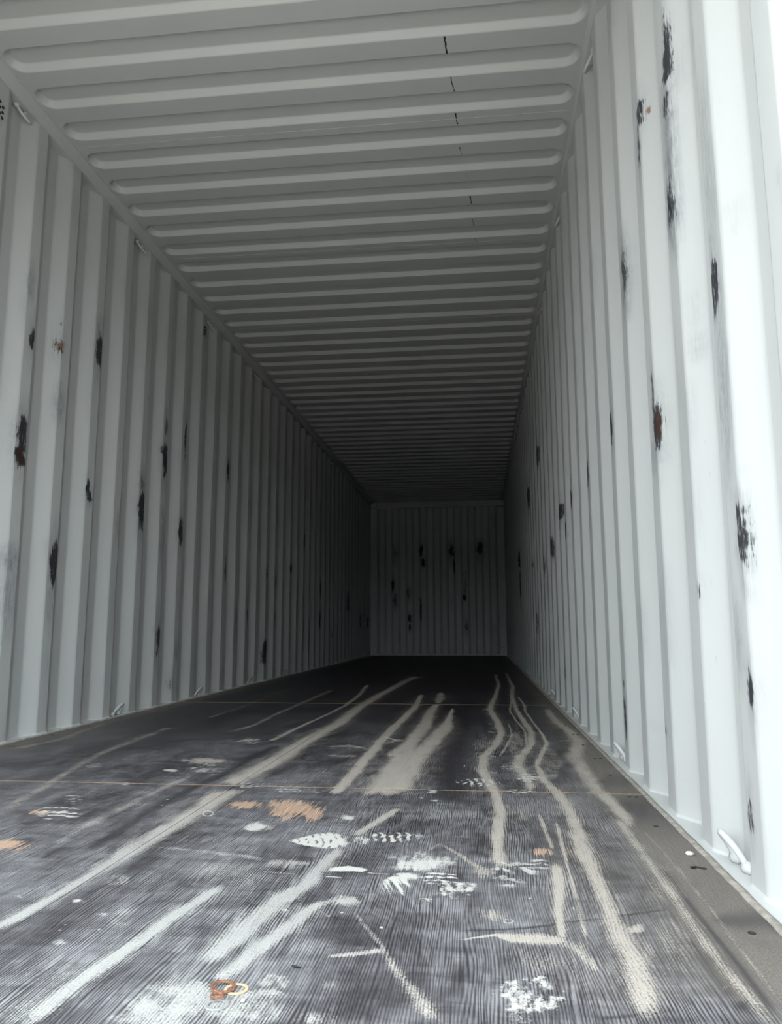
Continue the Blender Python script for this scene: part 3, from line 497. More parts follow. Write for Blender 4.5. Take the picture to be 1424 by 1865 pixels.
# ------------------------------------------------------------------ materials
class NT:
    def __init__(s, name):
        s.m = bpy.data.materials.new(name); s.m.use_nodes = True
        s.t = s.m.node_tree; s.b = s.t.nodes['Principled BSDF']
    def n(s, typ, **kw):
        o = s.t.nodes.new(typ)
        for k, v in kw.items():
            if k.startswith('i_'):
                key = k[2:]; key = int(key) if key.isdigit() else key.replace('_', ' ')
                s.set(o.inputs[key], v)
            else: setattr(o, k, v)
        return o
    def set(s, sock, v):
        if hasattr(v, 'is_output') or isinstance(v, bpy.types.NodeSocket): s.t.links.new(v, sock)
        else: sock.default_value = v
    def math(s, op, a, b=None, c=None, clamp=False):
        o = s.t.nodes.new('ShaderNodeMath'); o.operation = op; o.use_clamp = clamp
        s.set(o.inputs[0], a)
        if b is not None: s.set(o.inputs[1], b)
        if c is not None: s.set(o.inputs[2], c)
        return o.outputs[0]
    def mix(s, f, a, b):
        o = s.t.nodes.new('ShaderNodeMix'); o.data_type = 'RGBA'
        s.set(o.inputs[0], f); s.set(o.inputs[6], a); s.set(o.inputs[7], b); return o.outputs[2]
    def mapr(s, v, a, b, c=0., d=1., smooth=True):
        o = s.t.nodes.new('ShaderNodeMapRange'); o.interpolation_type = 'SMOOTHSTEP' if smooth else 'LINEAR'
        s.set(o.inputs[0], v)
        for i, q in enumerate((a, b, c, d)): s.set(o.inputs[i+1], q)
        return o.outputs[0]
    def pos(s):
        return s.n('ShaderNodeNewGeometry').outputs['Position']
    def scaled(s, vec, sc, loc=(0, 0, 0)):
        o = s.t.nodes.new('ShaderNodeMapping'); s.set(o.inputs[0], vec)
        o.inputs['Scale'].default_value = sc; o.inputs['Location'].default_value = loc; return o.outputs[0]
    def noise(s, vec, scale=1., detail=2., rough=.5, dist=0.):
        o = s.t.nodes.new('ShaderNodeTexNoise'); s.set(o.inputs['Vector'], vec)
        o.inputs['Scale'].default_value = scale; o.inputs['Detail'].default_value = detail
        o.inputs['Roughness'].default_value = rough; o.inputs['Distortion'].default_value = dist
        return o.outputs[0]
    def attr(s, name):
        o = s.n('ShaderNodeAttribute', attribute_name=name)
        p = s.t.nodes.new('ShaderNodeSeparateColor'); s.t.links.new(o.outputs['Color'], p.inputs[0])
        return p.outputs[0], p.outputs[1], p.outputs[2]
    def bump(s, h, strength, dist):
        o = s.n('ShaderNodeBump'); o.inputs['Strength'].default_value = strength
        o.inputs['Distance'].default_value = dist; s.set(o.inputs['Height'], h)
        s.t.links.new(o.outputs[0], s.b.inputs['Normal'])

def rgba(r, g, b): return (r, g, b, 1.0)
PAINT = (0.548, 0.548, 0.536, 1)

def paint_material(name, stained):
    t = NT(name); p = t.pos()
    cloud = t.noise(t.scaled(p, (2.2, 2.2, .9)), 1., 3., .55)
    col = t.mix(t.mapr(cloud, .35, .75, 0, .35), PAINT, rgba(.49, .498, .49))
    ro = .42
    if stained:
        k, r, sm = t.attr('stain')
        streak = t.noise(t.scaled(p, (130, 130, 15)), 1., 4., .62, .5)
        fine = t.noise(t.scaled(p, (330, 330, 70)), 1., 3., .6)
        mixn = t.math('ADD', t.math('MULTIPLY', streak, .6), t.math('MULTIPLY', fine, .4))
        # grey rub marks
        g = t.math('MULTIPLY', sm, t.mapr(mixn, .30, .62))
        col = t.mix(t.math('MULTIPLY', g, 1.05, clamp=True), col, rgba(.13, .135, .155))
        # bare rusted steel
        rr = t.mapr(t.math('ADD', r, t.math('MULTIPLY', t.math('SUBTRACT', mixn, .5), 1.2)), .34, .62)
        col = t.mix(t.math('MULTIPLY', rr, .9), col, t.mix(fine, rgba(.42, .22, .12), rgba(.12, .05, .03)))
        # black rubber scuffs
        kk = t.mapr(t.math('ADD', k, t.math('MULTIPLY', t.math('SUBTRACT', mixn, .5), 2.6)), .34, .80)
        col = t.mix(t.math('MULTIPLY', kk, .96), col, t.mix(rr, rgba(.016, .017, .022), rgba(.035, .014, .010)))
        t.set(t.b.inputs['Roughness'], t.mapr(kk, 0, 1, .42, .75))
    else:
        t.b.inputs['Roughness'].default_value = ro
    t.set(t.b.inputs['Base Color'], col)
    t.b.inputs['Specular IOR Level'].default_value = .35
    t.bump(t.noise(t.scaled(p, (6, 6, 3)), 1., 2.), .12, .02)
    return t.m

def flat_material(name, c, rough=.7, metal=0., var=.25, scale=40.):
    t = NT(name); p = t.pos()
    f = t.noise(t.scaled(p, (scale, scale, scale)), 1., 3., .6)
    dk = tuple(x*(1-var) for x in c[:3])+(1,)
    t.set(t.b.inputs['Base Color'], t.mix(t.mapr(f, .3, .7), dk, c))
    t.b.inputs['Roughness'].default_value = rough; t.b.inputs['Metallic'].default_value = metal
    return t.m

def floor_material():
    t = NT('film_faced_plywood'); p = t.pos()
    d, w, o = t.attr('marks'); k, br, _ = t.attr('tone')
    # gently wandering wood grain along the length of the sheet
    xyz = t.n('ShaderNodeSeparateXYZ'); t.set(xyz.inputs[0], p)
    bend = t.noise(t.scaled(p, (2.6, 1.1, 1)), 1., 2., .5)
    jit = t.noise(t.scaled(p, (26, 2.6, 1)), 1., 2., .55)
    ph = t.math('ADD', t.math('MULTIPLY', xyz.outputs[0], 225.), t.math('ADD', t.math('MULTIPLY', bend, 16.), t.math('MULTIPLY', jit, 5.5)))
    line = t.math('MULTIPLY_ADD', t.math('SINE', t.math('MULTIPLY', ph, 6.2832)), .5, .5)
    grainf = t.noise(t.scaled(p, (330, 11, 1)), 1., 3., .6)
    gl = t.mapr(t.math('ADD', t.math('MULTIPLY', line, .30), t.math('MULTIPLY', grainf, 1.0)), .40, .88)
    amp = t.mapr(t.noise(t.scaled(p, (5, 3.5, 1), (9, 4, 0)), 1., 3., .55), .30, .68, .55, 1.2)
    cloud = t.noise(t.scaled(p, (4.6, 2.7, 1), (3, 1, 0)), 1., 4., .6, .6)
    speck = t.noise(t.scaled(p, (360, 210, 1)), 1., 3., .65)
    wipe = t.noise(t.scaled(p, (24, 10, 1)), 1., 5., .65, .5)
    # thin grey film of dust held in the grain
    wipe2 = t.noise(t.scaled(p, (9, 26, 1), (2, 7, 0)), 1., 5., .65, .8)
    fs = t.math('ADD', t.math('MULTIPLY', t.math('SUBTRACT', wipe, .5), .55), t.math('MULTIPLY', t.math('SUBTRACT', wipe2, .5), .55))
    film = t.mapr(t.math('ADD', cloud, fs), .20, .82, .12, .76)
    film = t.math('MULTIPLY', film, t.math('SUBTRACT', 1.0, t.math('MULTIPLY', k, .80)))
    film = t.math('MULTIPLY', film, t.mapr(xyz.outputs[1], 1.7, 4.6, 1.0, .20))
    lf = t.math('MULTIPLY_ADD', t.math('SUBTRACT', gl, .5), t.math('MULTIPLY', amp, 1.5), 1.0)
    film = t.math('MULTIPLY', film, lf, clamp=True)
    base = t.mix(cloud, rgba(.014, .012, .015), rgba(.024, .019, .023))
    col = t.mix(film, base, rgba(.25, .245, .255))
    # brown worn edge strip
    brm = t.math('MULTIPLY', br, t.mapr(wipe, .2, .6, .65, 1.0))
    brc = t.mix(t.mapr(speck, .3, .7), rgba(.12, .10, .085), rgba(.22, .19, .162))
    brc = t.mix(t.math('MULTIPLY', k, .95), brc, rgba(.045, .042, .042))
    col = t.mix(t.math('MULTIPLY', brm, .9), col, brc)
    # bare orange veneer
    om = t.mapr(t.math('ADD', o, t.math('MULTIPLY', t.math('SUBTRACT', grainf, .5), 1.3)), .30, .75)
    col = t.mix(t.math('MULTIPLY', om, .85), col, t.mix(gl, rgba(.38, .225, .145), rgba(.58, .42, .31)))
    # settled dust
    dn = t.math('ADD', t.math('MULTIPLY', t.math('SUBTRACT', speck, .5), 1.3), t.math('MULTIPLY', t.math('SUBTRACT', wipe, .5), .9))
    dn = t.math('ADD', dn, t.math('MULTIPLY', t.math('SUBTRACT', gl, .5), .30))
    dm = t.mapr(t.math('ADD', d, t.math('MULTIPLY', dn, t.mapr(d, 0., .35, 0., 1.))), .16, .86)
    warm = t.math('MAXIMUM', t.mapr(xyz.outputs[0], .40, .75), t.mapr(xyz.outputs[1], 1.4, 2.2))
    dcol = t.mix(speck, t.mix(warm, rgba(.25, .244, .232), rgba(.31, .272, .235)), t.mix(warm, rgba(.48, .468, .445), rgba(.55, .495, .44)))
    col = t.mix(t.math('MULTIPLY', dm, .88), col, dcol)
    # pressed white prints
    wn_ = t.math('ADD', t.math('MULTIPLY', t.math('SUBTRACT', speck, .5), 1.3), t.math('MULTIPLY', t.math('SUBTRACT', wipe2, .5), .8))
    wm = t.mapr(t.math('ADD', w, t.math('MULTIPLY', wn_, t.mapr(w, 0., .3, 0., 1.))), .26, .84)
    col = t.mix(t.math('MULTIPLY', wm, .90), col, rgba(.54, .525, .49))
    t.set(t.b.inputs['Base Color'], col)
    cover = t.math('MAXIMUM', t.math('MAXIMUM', dm, wm), t.math('MULTIPLY', film, .8))
    t.set(t.b.inputs['Roughness'], t.mapr(cover, 0, 1, .48, .95))
    t.b.inputs['Specular IOR Level'].default_value = .26
    h = t.math('ADD', t.math('MULTIPLY', gl, .35), t.math('ADD', dm, t.math('MULTIPLY', wm, .6)))
    h = t.math('ADD', h, t.math('MULTIPLY', speck, t.math('MULTIPLY', cover, 1.2)))
    t.bump(h, .35, .0022)
    return t.m

M_WALL = paint_material('stained_grey_paint', True)
M_PAINT = paint_material('plain_grey_paint', False)
M_FLOOR = floor_material()
M_SEAM = flat_material('orange_seam_wood', rgba(.50, .32, .19), .8, var=.4, scale=60)
M_SEAMDK = flat_material('dusty_seam', rgba(.30, .25, .20), .9, var=.5)
M_TAN = flat_material('tan_sealant', rgba(.40, .365, .32), .85, var=.4, scale=45)
M_BLACK = flat_material('black_scuff', rgba(.015, .015, .018), .7)
M_DARK = flat_material('dark_underlay', rgba(.03, .028, .026), .9)
M_SCREW = flat_material('dark_steel_screw', rgba(.06, .055, .05), .5, .6, scale=300)
M_RUST = flat_material('orange_rust', rgba(.34, .15, .085), .6, .3, .6, 260)
M_CREAM = flat_material('pale_rust', rgba(.50, .39, .25), .7, 0., .3, 260)
M_PALE = flat_material('dusty_steel', rgba(.34, .34, .34), .6, .2, .3, 260)
M_CHIP = flat_material('white_paint_chip', rgba(.70, .66, .62), .8)
M_GROUND = flat_material('unseen_dark_asphalt', rgba(.075, .073, .072), .9, var=.3, scale=5)
M_BOUNCE = flat_material('bounce_concrete', rgba(.48, .425, .37), .9, var=.2, scale=3)
M_SCREEN = flat_material('light_screen_green', rgba(.035, .045, .038), .8, var=.3, scale=4)

# ------------------------------------------------------------------ unseen ground outside, added to shape the light
V, F = box_data(-60, 60, -60, 60, -.36, -.20)  # out of view, made dark so less light reaches the far end
struct(obj('ground', pymesh('ground', V, F, M_GROUND)), 'unseen dark asphalt yard added to dim light reaching far end')
V, F = box_data(-7, 7, -4.0, 14.5, -.20, -.16)  # pale slab added out of view, throws daylight up to the near roof
struct(obj('ground_bounce', pymesh('ground_bounce', V, F, M_BOUNCE)), 'unseen pale concrete slab added to bounce daylight onto the roof')
# tall dark sheet fence added out of view to block low daylight
screen = empty('wall_light_screen', (0, -30, -.2)); struct(screen, 'dark green sheet fence added unseen to block low daylight')
V, F = box_data(-1.245, 1.245, -.03, .03, 0, 5.0, .01); FP = pymesh('screen_panel', V, F, M_SCREEN)
V, F = box_data(-.06, .06, -.09, .09, 0, 5.1, .01); FQ = pymesh('screen_post', V, F, M_SCREEN)
for i in range(-16, 17):
    obj('screen_panel', FP, screen).location = (i*2.5, 0, 0)
    obj('screen_post', FQ, screen).location = (i*2.5+1.25, 0, 0)

# ------------------------------------------------------------------ floor
def long_mask(x, y, pts, soft, seed):
    pts = np.array(pts)
    yy = pts[:, 1]
    L = yy[-1]-yy[0]
    n1 = (fbm(x*26, y*7, seed)-.5); n2 = (fbm(x*9+3, y*2.6, seed+5)-.5)
    yq = y
    xc = np.interp(yq, yy, pts[:, 0]); hw = np.interp(yq, yy, pts[:, 2])
    d = np.abs(x-xc + n2*np.minimum(hw, .03)*.5)/np.maximum(hw, .002) + n1*.5*soft
    m = np.maximum(.45*(1-sstep(.55-soft*.7, 1.25+soft*1.0, d))+.55*np.exp(-1.0*d*np.abs(d)), .40*np.exp(-(d/2.5)**2))
    e = min(.12*L, .10)+1e-4
    nn = (fbm(x*30, y*8, seed+9)-.5)*e
    m = m*sstep(yy[0]-.25*e, yy[0]+.7*e, y+nn)*(1-sstep(yy[-1]-.7*e, yy[-1]+.25*e, y+nn))
    return m
def cross_mask(x, y, pts, soft, seed):
    pts = np.array(pts); xx = pts[:, 0]; L = xx[-1]-xx[0]
    n1 = fbm(x*40, y*14, seed)-.5
    yc = np.interp(x, xx, pts[:, 1]); hh = np.interp(x, xx, pts[:, 2])
    d = np.abs(y-yc)/np.maximum(hh, .003) + n1*.8*soft
    m = 1-sstep(.6-soft*.7, 1.2+soft*.9, d)
    e = .12*L+1e-4
    return m*sstep(xx[0]-e, xx[0]+e, x)*(1-sstep(xx[-1]-e, xx[-1]+e, x))
def patch_mask(x, y, kind, c, ax, ay, seed):
    A = np.linalg.inv(np.array([[ax[0], ay[0]], [ax[1], ay[1]]]))
    dx, dy = x-c[0], y-c[1]
    u = A[0, 0]*dx+A[0, 1]*dy; v = A[1, 0]*dx+A[1, 1]*dy
    r = np.sqrt(u*u+v*v)
    n = fbm(u*2.2+seed, v*2.2+7, seed)-.5
    if kind == 'solid':
        n2 = fbm(x*60, y*34, seed+8)-.5
        return 1-sstep(.15, 1.25, r+n*.8+n2*.7)
    if kind == 'ringe':
        return sstep(.45, .8, r+n*.3)*(1-sstep(.85, 1.1, r+n*.3))
    if kind == 'brush':
        g = fbm(x*150, y*22, seed+3)-.5
        return 1-sstep(.0, 1.35, r+n*.6+g*.9)
    if kind == 'speck':
        e = 1-sstep(.35, 1.1, r+n*.7)
        s = fbm(x*170, y*85, seed+3)*.55+fbm(x*40, y*26, seed+4)*.45
        return np.minimum(e*1.4, 1)*(.16+.66*sstep(.32, .70, s))
    if kind == 'leaf':
        q = np.sqrt((u*1.0)**2 + (v/(1.02-np.clip(-u*.75+.05, -.2, .92)))**2)
        e = 1-sstep(.62, 1.08, q+n*.3)
        lines = np.sin(np.hypot(u+1.4, v*.5)*30+n*9+v*3)
        return e*(1-.8*sstep(.35, .95, lines)*sstep(.40, .58, fbm(x*110, y*45, seed+2)))
    if kind in ('treadu', 'treadv'):
        e = 1-sstep(.55, 1.08, r+n*.5)
        if kind == 'treadu': ph = np.hypot(u+1.3, v*.55)*25+v*2.5
        else: ph = v*13+u*u*3.0+u*1.5
        lines = np.sin(ph+n*6)
        br = fbm(x*150, y*60, seed+6)
        return e*(.10+.90*sstep(-.6, .8, lines+(br-.5)*1.8))*(.35+.65*sstep(.25, .5, br))
    if kind == 'ray':
        e = 1-sstep(.6, 1.05, r+n*.3)
        a = (u*1.0+v*.55)
        g = vnoise(a*11+seed, v*1.2, seed+1)
        return e*sstep(.30, .62, g+np.clip(v*.45, -.3, .4))
    return 1-sstep(.8, 1, r)

def floor_marks(x, y):
    ch = {c: np.zeros_like(x) for c in 'dwobk'}
    def put(c, idx, m):
        a = ch[c]; a[idx] = np.maximum(a[idx], m)
    s = 1
    for c, st, soft, pts in LONG_STREAKS:
        s += 1; P = np.array(pts); e = .2
        idx = np.nonzero((y > P[:, 1].min()-e) & (y < P[:, 1].max()+e) & (x > (P[:, 0]-P[:, 2]*2).min()-.05) & (x < (P[:, 0]+P[:, 2]*2).max()+.05))[0]
        if len(idx): put(c, idx, st*long_mask(x[idx], y[idx], pts, soft, s))
    for c, st, soft, pts in CROSS_STREAKS:
        s += 1; P = np.array(pts)
        idx = np.nonzero((x > P[:, 0].min()-.05) & (x < P[:, 0].max()+.05) & (y > (P[:, 1]-P[:, 2]*2.2).min()) & (y < (P[:, 1]+P[:, 2]*2.2).max()))[0]
        if len(idx): put(c, idx, st*cross_mask(x[idx], y[idx], pts, soft, s))
    for c, st, kind, ce, ax, ay in FLOOR_PATCHES:
        s += 1
        ex = (abs(ax[0])+abs(ay[0]))*1.35+.005; ey = (abs(ax[1])+abs(ay[1]))*1.35+.005
        idx = np.nonzero((np.abs(x-ce[0]) < ex) & (np.abs(y-ce[1]) < ey))[0]
        if len(idx): put(c, idx, st*patch_mask(x[idx], y[idx], kind, ce, ax, ay, s))
    # both long edges of the floor are worn brown further back too
    edge = sstep(1.00, 1.10, np.abs(x)+.05*(fbm(x*8, y*2, 77)-.5))*.75
    ch['b'] = np.maximum(ch['b'], edge)
    # scattered crumbs
    cr = vnoise(x*70, y*30, 301)
    ch['w'] = np.maximum(ch['w'], .85*sstep(.955, .985, cr)*sstep(.5, .8, fbm(x*6, y*3, 302)))
    return ch

floor = empty('floor'); struct(floor, 'dark plywood container floor streaked with pale dust and boot prints')
FLOOR_X = 1.145
def seq(a, b, step): return list(np.linspace(a, b, max(2, int(round((b-a)/step))+1)))
for r in range(len(SEAMS_Y)-1):
    y0, y1 = SEAMS_Y[r], SEAMS_Y[r+1]
    g0 = {1: .005, 2: .017}.get(r, .002); g1 = {0: .005, 1: .017}.get(r, .002)
    for side in (0, 1):
        x0, x1 = (-FLOOR_X, SEAM_X-.0012) if side == 0 else (SEAM_X+.0012, FLOOR_X)
        ya, yb = y0+(g0 if r else 0), y1-g1
        if r == 0:
            xs = seq(x0, x1, .0024 if side else .0036)
            ys = seq(ya, .86, .03)[:-1]+seq(.86, 1.5, .0036)[:-1]+seq(1.5, yb, .005)
        elif r == 1: xs = seq(x0, x1, .0042); ys = seq(ya, 3.2, .008)[:-1]+seq(3.2, yb, .012)
        elif r == 2: xs = seq(x0, x1, .006); ys = seq(ya, yb, .02)
        elif r == 3: xs = seq(x0, x1, .009); ys = seq(ya, yb, .04)
        else: xs = seq(x0, x1, .02); ys = seq(ya, yb, .08)
        xs = np.array([xs[0]]+xs+[xs[-1]]); ys = np.array([ys[0]]+ys+[ys[-1]])
        X, Y = np.meshgrid(xs, ys, indexing='ij')
        Z = np.zeros_like(X); Z[0, :] = Z[-1, :] = Z[:, 0] = Z[:, -1] = -.02
        m = floor_marks(X.ravel(), Y.ravel())
        me = np_mesh('plywood_panel', np.stack([X, Y, Z], -1).reshape(-1, 3), grid_quads(len(xs), len(ys)), M_FLOOR)
        one = np.ones(X.size)
        color_attr(me, 'marks', np.stack([m['d'], m['w'], m['o'], one], -1))
        color_attr(me, 'tone', np.stack([m['k'], m['b'], one*0, one], -1))
        obj('plywood_panel', me, floor)
V, F = box_data(-1.22, 1.22, DOOR_Y, BACK_Y+.02, -.06, -.02)
obj('underfloor', pymesh('underfloor', V, F, M_DARK), floor)
for y, hw, m in ((2.228, .005, M_SEAM), (4.70, .017, M_SEAM), (7.17, .004, M_SEAMDK), (9.66, .006, M_SEAMDK)):
    V, F = box_data(-FLOOR_X, FLOOR_X, y-hw, y+hw, -.02, -.0006)
    obj('seam_filler', pymesh('seam_filler', V, F, m), floor)
V, F = box_data(SEAM_X-.0013, SEAM_X+.0013, DOOR_Y, 9.6, -.02, -.0012)
obj('seam_filler', pymesh('seam_filler', V, F, M_SEAMDK), floor)
# screws down both edges
def screw_mesh():
    n = 14; V = []; F = []
    for r, z in ((.0058, .0), (.0058, .0010), (.0036, .0013), (.0024, .0002)):
        V += [(r*math.cos(2*math.pi*k/n), r*math.sin(2*math.pi*k/n), z) for k in range(n)]
    for i in range(3):
        F += [(i*n+k, i*n+(k+1) % n, (i+1)*n+(k+1) % n, (i+1)*n+k) for k in range(n)]
    F.append(tuple(range(3*n, 4*n)))
    return pymesh('floor_screw', V, F, M_SCREW)
SM = screw_mesh()
for sx, y_first in ((1.105, 1.258), (-1.100, 1.94)):
    for k in range(17):
        y = y_first + .3105*k
        for dy in ((0, .022) if k % 2 else (0,)):
            o = obj('floor_screw', SM, floor); o.location = (sx+(.018 if dy else 0), y, 0.0)

# side ledges (bottom rails) and the tan sealant line beside the plywood
for side, nm in ((-1, 'left'), (1, 'right')):
    prof = [(side*1.1575, -.05), (side*1.1575, -.0015), (side*1.163, .0015), (side*1.26, .0015), (side*1.26, -.05)]
    V, F = sweep_y(prof, DOOR_Y, BACK_Y)
    struct(obj('trim_bottom_'+nm, pymesh('bottom_rail', V, F, M_PAINT)), f'pale painted ledge at the foot of the {nm} wall')
    n = 420; ys = np.linspace(DOOR_Y, BACK_Y, n)
    V = []; F = []
    rs = np.random.RandomState(4+side)
    wob = .0018*(rs.rand(n)-.5)
    for i, y in enumerate(ys):
        for xx, z in ((1.1435, -.004), (1.1445, .002), (1.150, .0042), (1.1585, .0025), (1.1585, -.004)):
            V.append((side*(xx+wob[i]), y, z))
    for i in range(n-1):
        for k in range(4): F.append((i*5+k, i*5+k+1, i*5+5+k+1, i*5+5+k))
    obj('sealant_strip', pymesh('sealant_strip', V, F, M_TAN, True), floor)

# ------------------------------------------------------------------ corrugated side walls
def profile(c0, ya, yb, nseg_c=6, nseg_r=4):
    """points (y, offset outward) of the sheet between ya and yb"""
    half = WP/2; pts = []
    k0 = int(math.floor((ya-c0)/WP))-1; k1 = int(math.ceil((yb-c0)/WP))+1
    b = .0045
    for k in range(k0, k1+1):
        c = c0+k*WP
        a0, a1 = c-WC/2, c+WC/2; s0, s1 = a0-WS, a1+WS
        sl = WD/WS
        pts += [(s0-b-.003, WD), (s0-b, WD), (s0-b*.1, WD-.0010), (s0+b*.8, WD-sl*b*.95), (s0+b*.8+.004, WD-sl*(b*.8+.004))]
        pts += [(s0+WS*.5, WD*.5)]
        pts += [(a0-b*.8-.004, sl*(b*.8+.004)), (a0-b*.8, sl*b*.95), (a0+b*.1, .0010), (a0+b, 0), (a0+b+.003, 0)]
        for i in range(1, nseg_c): pts.append((a0+b+.003+(WC-2*b-.006)*i/nseg_c, 0))
        pts += [(a1-b-.003, 0), (a1-b, 0), (a1-b*.1, .0010), (a1+b*.8, sl*b*.95), (a1+b*.8+.004, sl*(b*.8+.004)), (a1+WS*.5, WD*.5), (s1-b*.8-.004, WD-sl*(b*.8+.004)), (s1-b*.8, WD-sl*b*.95), (s1+b*.1, WD-.0010), (s1+b, WD), (s1+b+.003, WD)]
        r0, r1 = s1+b+.003, c+WP-WC/2-WS-b-.003
        for i in range(1, nseg_r): pts.append((r0+(r1-r0)*i/nseg_r, WD))
    P = np.array(pts)
    keep = (P[:, 0] > ya+1e-4) & (P[:, 0] < yb-1e-4)
    ends = [(ya, np.interp(ya, P[:, 0], P[:, 1]))], [(yb, np.interp(yb, P[:, 0], P[:, 1]))]
    return np.vstack([ends[0], P[keep], ends[1]])

def stain_fields(a, z, off, stains, depth):
    k = np.zeros_like(a); r = k.copy(); s = k.copy()
    for i, (sy, sz, hy, hz, b_, r_, g_) in enumerate(stains):
        hy = max(hy, .013); hz = hz*1.22
        idx = np.nonzero((np.abs(a-sy) < hy*2.6) & (np.abs(z-sz) < hz*2.6))[0]
        if not len(idx): continue
        u = (a[idx]-sy)/hy; v = (z[idx]-sz)/hz
        n = fbm(u*1.6+i, v*2.4, 40+i)-.5
        on = 1-.8*sstep(.25, .9, off[idx]/depth)
        e = 1-sstep(.40, 1.30, np.sqrt(u*u+v*v)+n*.9)
        e2 = 1-sstep(.25, 1.5, np.sqrt((u/1.35)**2+(v/1.7)**2)+n*.7)
        er = 1-sstep(.2, .95, np.sqrt(u*u+(v*1.15)**2)+n*.8)
        k[idx] = np.maximum(k[idx], b_*e*on); r[idx] = np.maximum(r[idx], r_*er*on); s[idx] = np.maximum(s[idx], g_*e2*on)
    # faint rub marks along the crests at random
    rub = sstep(.60, .80, fbm(a*7, z*2.2, 11))*(1-sstep(.1, .5, off/depth))*.55
    tiny = sstep(.80, .93, fbm(a*40, z*9, 12))*(1-sstep(.1, .6, off/depth))*.45
    return k, r, np.maximum(np.maximum(s, rub*.35), tiny*.5)

def wall(side, nm, c0, stains, label, zstep):
    root = empty('wall_'+nm); struct(root, label)
    ya, yb = .62, BACK_Y+.02
    cut = [ya]; j = -3
    y = c0+WP/2-8*WP
    while y < yb-.3:
        if y > ya+.3: cut.append(y)
        y += 4*WP
    cut.append(yb)
    zs = np.array([.0]+list(np.linspace(.012, RAIL_Z-.012, int((RAIL_Z-.024)/zstep)))+[RAIL_Z+.004])
    for a, b in zip(cut[:-1], cut[1:]):
        P = profile(c0, a, b)
        Yv, Zv = np.meshgrid(P[:, 0], zs, indexing='ij')
        Of = np.repeat(P[:, 1][:, None], len(zs), 1)
        # the sheets are slightly battered
        dent = (fbm(Yv*2.1, Zv*1.7, 60+side)-.5)*.007
        X = side*(W2+Of+dent)
        me = np_mesh('corrugated_panel', np.stack([X, Yv, Zv], -1).reshape(-1, 3), grid_quads(len(P), len(zs)), M_WALL, True)
        k, r, s = stain_fields(Yv.ravel(), Zv.ravel(), Of.ravel(), stains, WD)
        color_attr(me, 'stain', np.stack([k, r, s, np.ones_like(k)], -1))
        obj('corrugated_panel', me, root)
        # weld bead where the sheet meets the ledge
        V = []; F = []
        for i, (yy, of) in enumerate(P):
            for dx, z in ((-.005, .001), (-.003, .006), (.001, .009)):
                V.append((side*(W2+of+dx), yy, z))
        for i in range(len(P)-1):
            for q in range(2): F.append((i*3+q, i*3+q+1, i*3+4+q, i*3+3+q))
        obj('weld_bead', pymesh('weld_bead', V, F, M_PAINT, True), root)
    return root
wall(-1, 'left', LEFT_C0, LEFT_STAINS, 'pale grey corrugated steel wall on the left with black scuffs', .010)
wall(1, 'right', RIGHT_C0, RIGHT_STAINS, 'pale grey corrugated steel wall on the right, brightest near the door', .008)

# top rails
for side, nm in ((-1, 'left'), (1, 'right')):
    xin = 1.128 if side < 0 else 1.160
    xlow = 1.172
    prof = [(side*xin, ROOF_Z+.001), (side*(xin+.002), ROOF_Z-.008), (side*xlow, RAIL_Z), (side*1.26, RAIL_Z), (side*1.26, ROOF_Z+.02), (side*xin, ROOF_Z+.02)]
    V, F = sweep_y(prof, DOOR_Y, BACK_Y)
    struct(obj('trim_top_'+nm, pymesh('top_rail', V, F, M_PAINT)), f'grey steel rail where the {nm} wall meets the roof')

# ------------------------------------------------------------------ roof
ceiling = empty('ceiling', (0, 0, 0)); struct(ceiling, 'grey steel roof pressed with rows of rounded ripples')
RIP0, RIPW = 2.493, .127          # near rim of one ripple, rim to rim width
RX0, RX1 = -1.1215, 1.152
def ripple_cell(y0, ce0, ce1):
    """one pressed ripple with the flat roof around it; y0 near rim"""
    hx, hy = (RX1-RX0)/2, RIPW/2; cx, cy = (RX0+RX1)/2, y0+RIPW/2
    V = []; F = []; nc = 9
    def loop(t, h, r=.058):
        r = max(r-t, .004); L = []
        for sx, sy, a0 in ((1, 1, 0), (-1, 1, 90), (-1, -1, 180), (1, -1, 270)):
            for i in range(nc):
                a = math.radians(a0+90*i/(nc-1))
                L.append((cx+sx*(hx-t-r)+r*math.cos(a), cy+sy*(hy-t-r)+r*math.sin(a), ROOF_Z+h))
        return L
    base = loop(-.005, 0.)
    outer = []
    X0, X1 = -1.26, 1.26
    for q in range(4):
        sx, sy = ((1, 1), (-1, 1), (-1, -1), (1, -1))[q]
        xe = X1 if sx > 0 else X0; ye = ce1 if sy > 0 else ce0
        for i in range(nc):
            p = base[q*nc+i]; mid = (nc-1)//2
            first_is_x = q in (0, 2)
            if i == mid: outer.append((xe, ye, ROOF_Z))
            elif (i < mid) == first_is_x: outer.append((xe, p[1], ROOF_Z))
            else: outer.append((p[0], ye, ROOF_Z))
    loops = [outer, base, loop(-.0025, 0.), loop(.0005, .0012), loop(.003, .0045), loop(.0055, .0075), loop(.0145, .0185), loop(.017, .0215), loop(.0195, .0248), loop(.0225, .026), loop(.025, .026)]
    n = 4*nc
    for L in loops: V += L
    for j in range(len(loops)-1):
        for i in range(n): F.append((j*n+i, j*n+(i+1) % n, (j+1)*n+(i+1) % n, (j+1)*n+i))
    F.append(tuple(range((len(loops)-1)*n, len(loops)*n)))
    return V, F
y_flat_mid = 2.667
j0 = int(math.floor((DOOR_Y-y_flat_mid)/RP)); kk = []
k = -9
edges = []
while True:
    a = y_flat_mid + (k-1)*RP; b = a+RP
    if a > BACK_Y-.05: break
    if a > DOOR_Y-.05: kk.append(k)
    k += 1
groups = {}
for k in kk: groups.setdefault((k-3)//5, []).append(k)
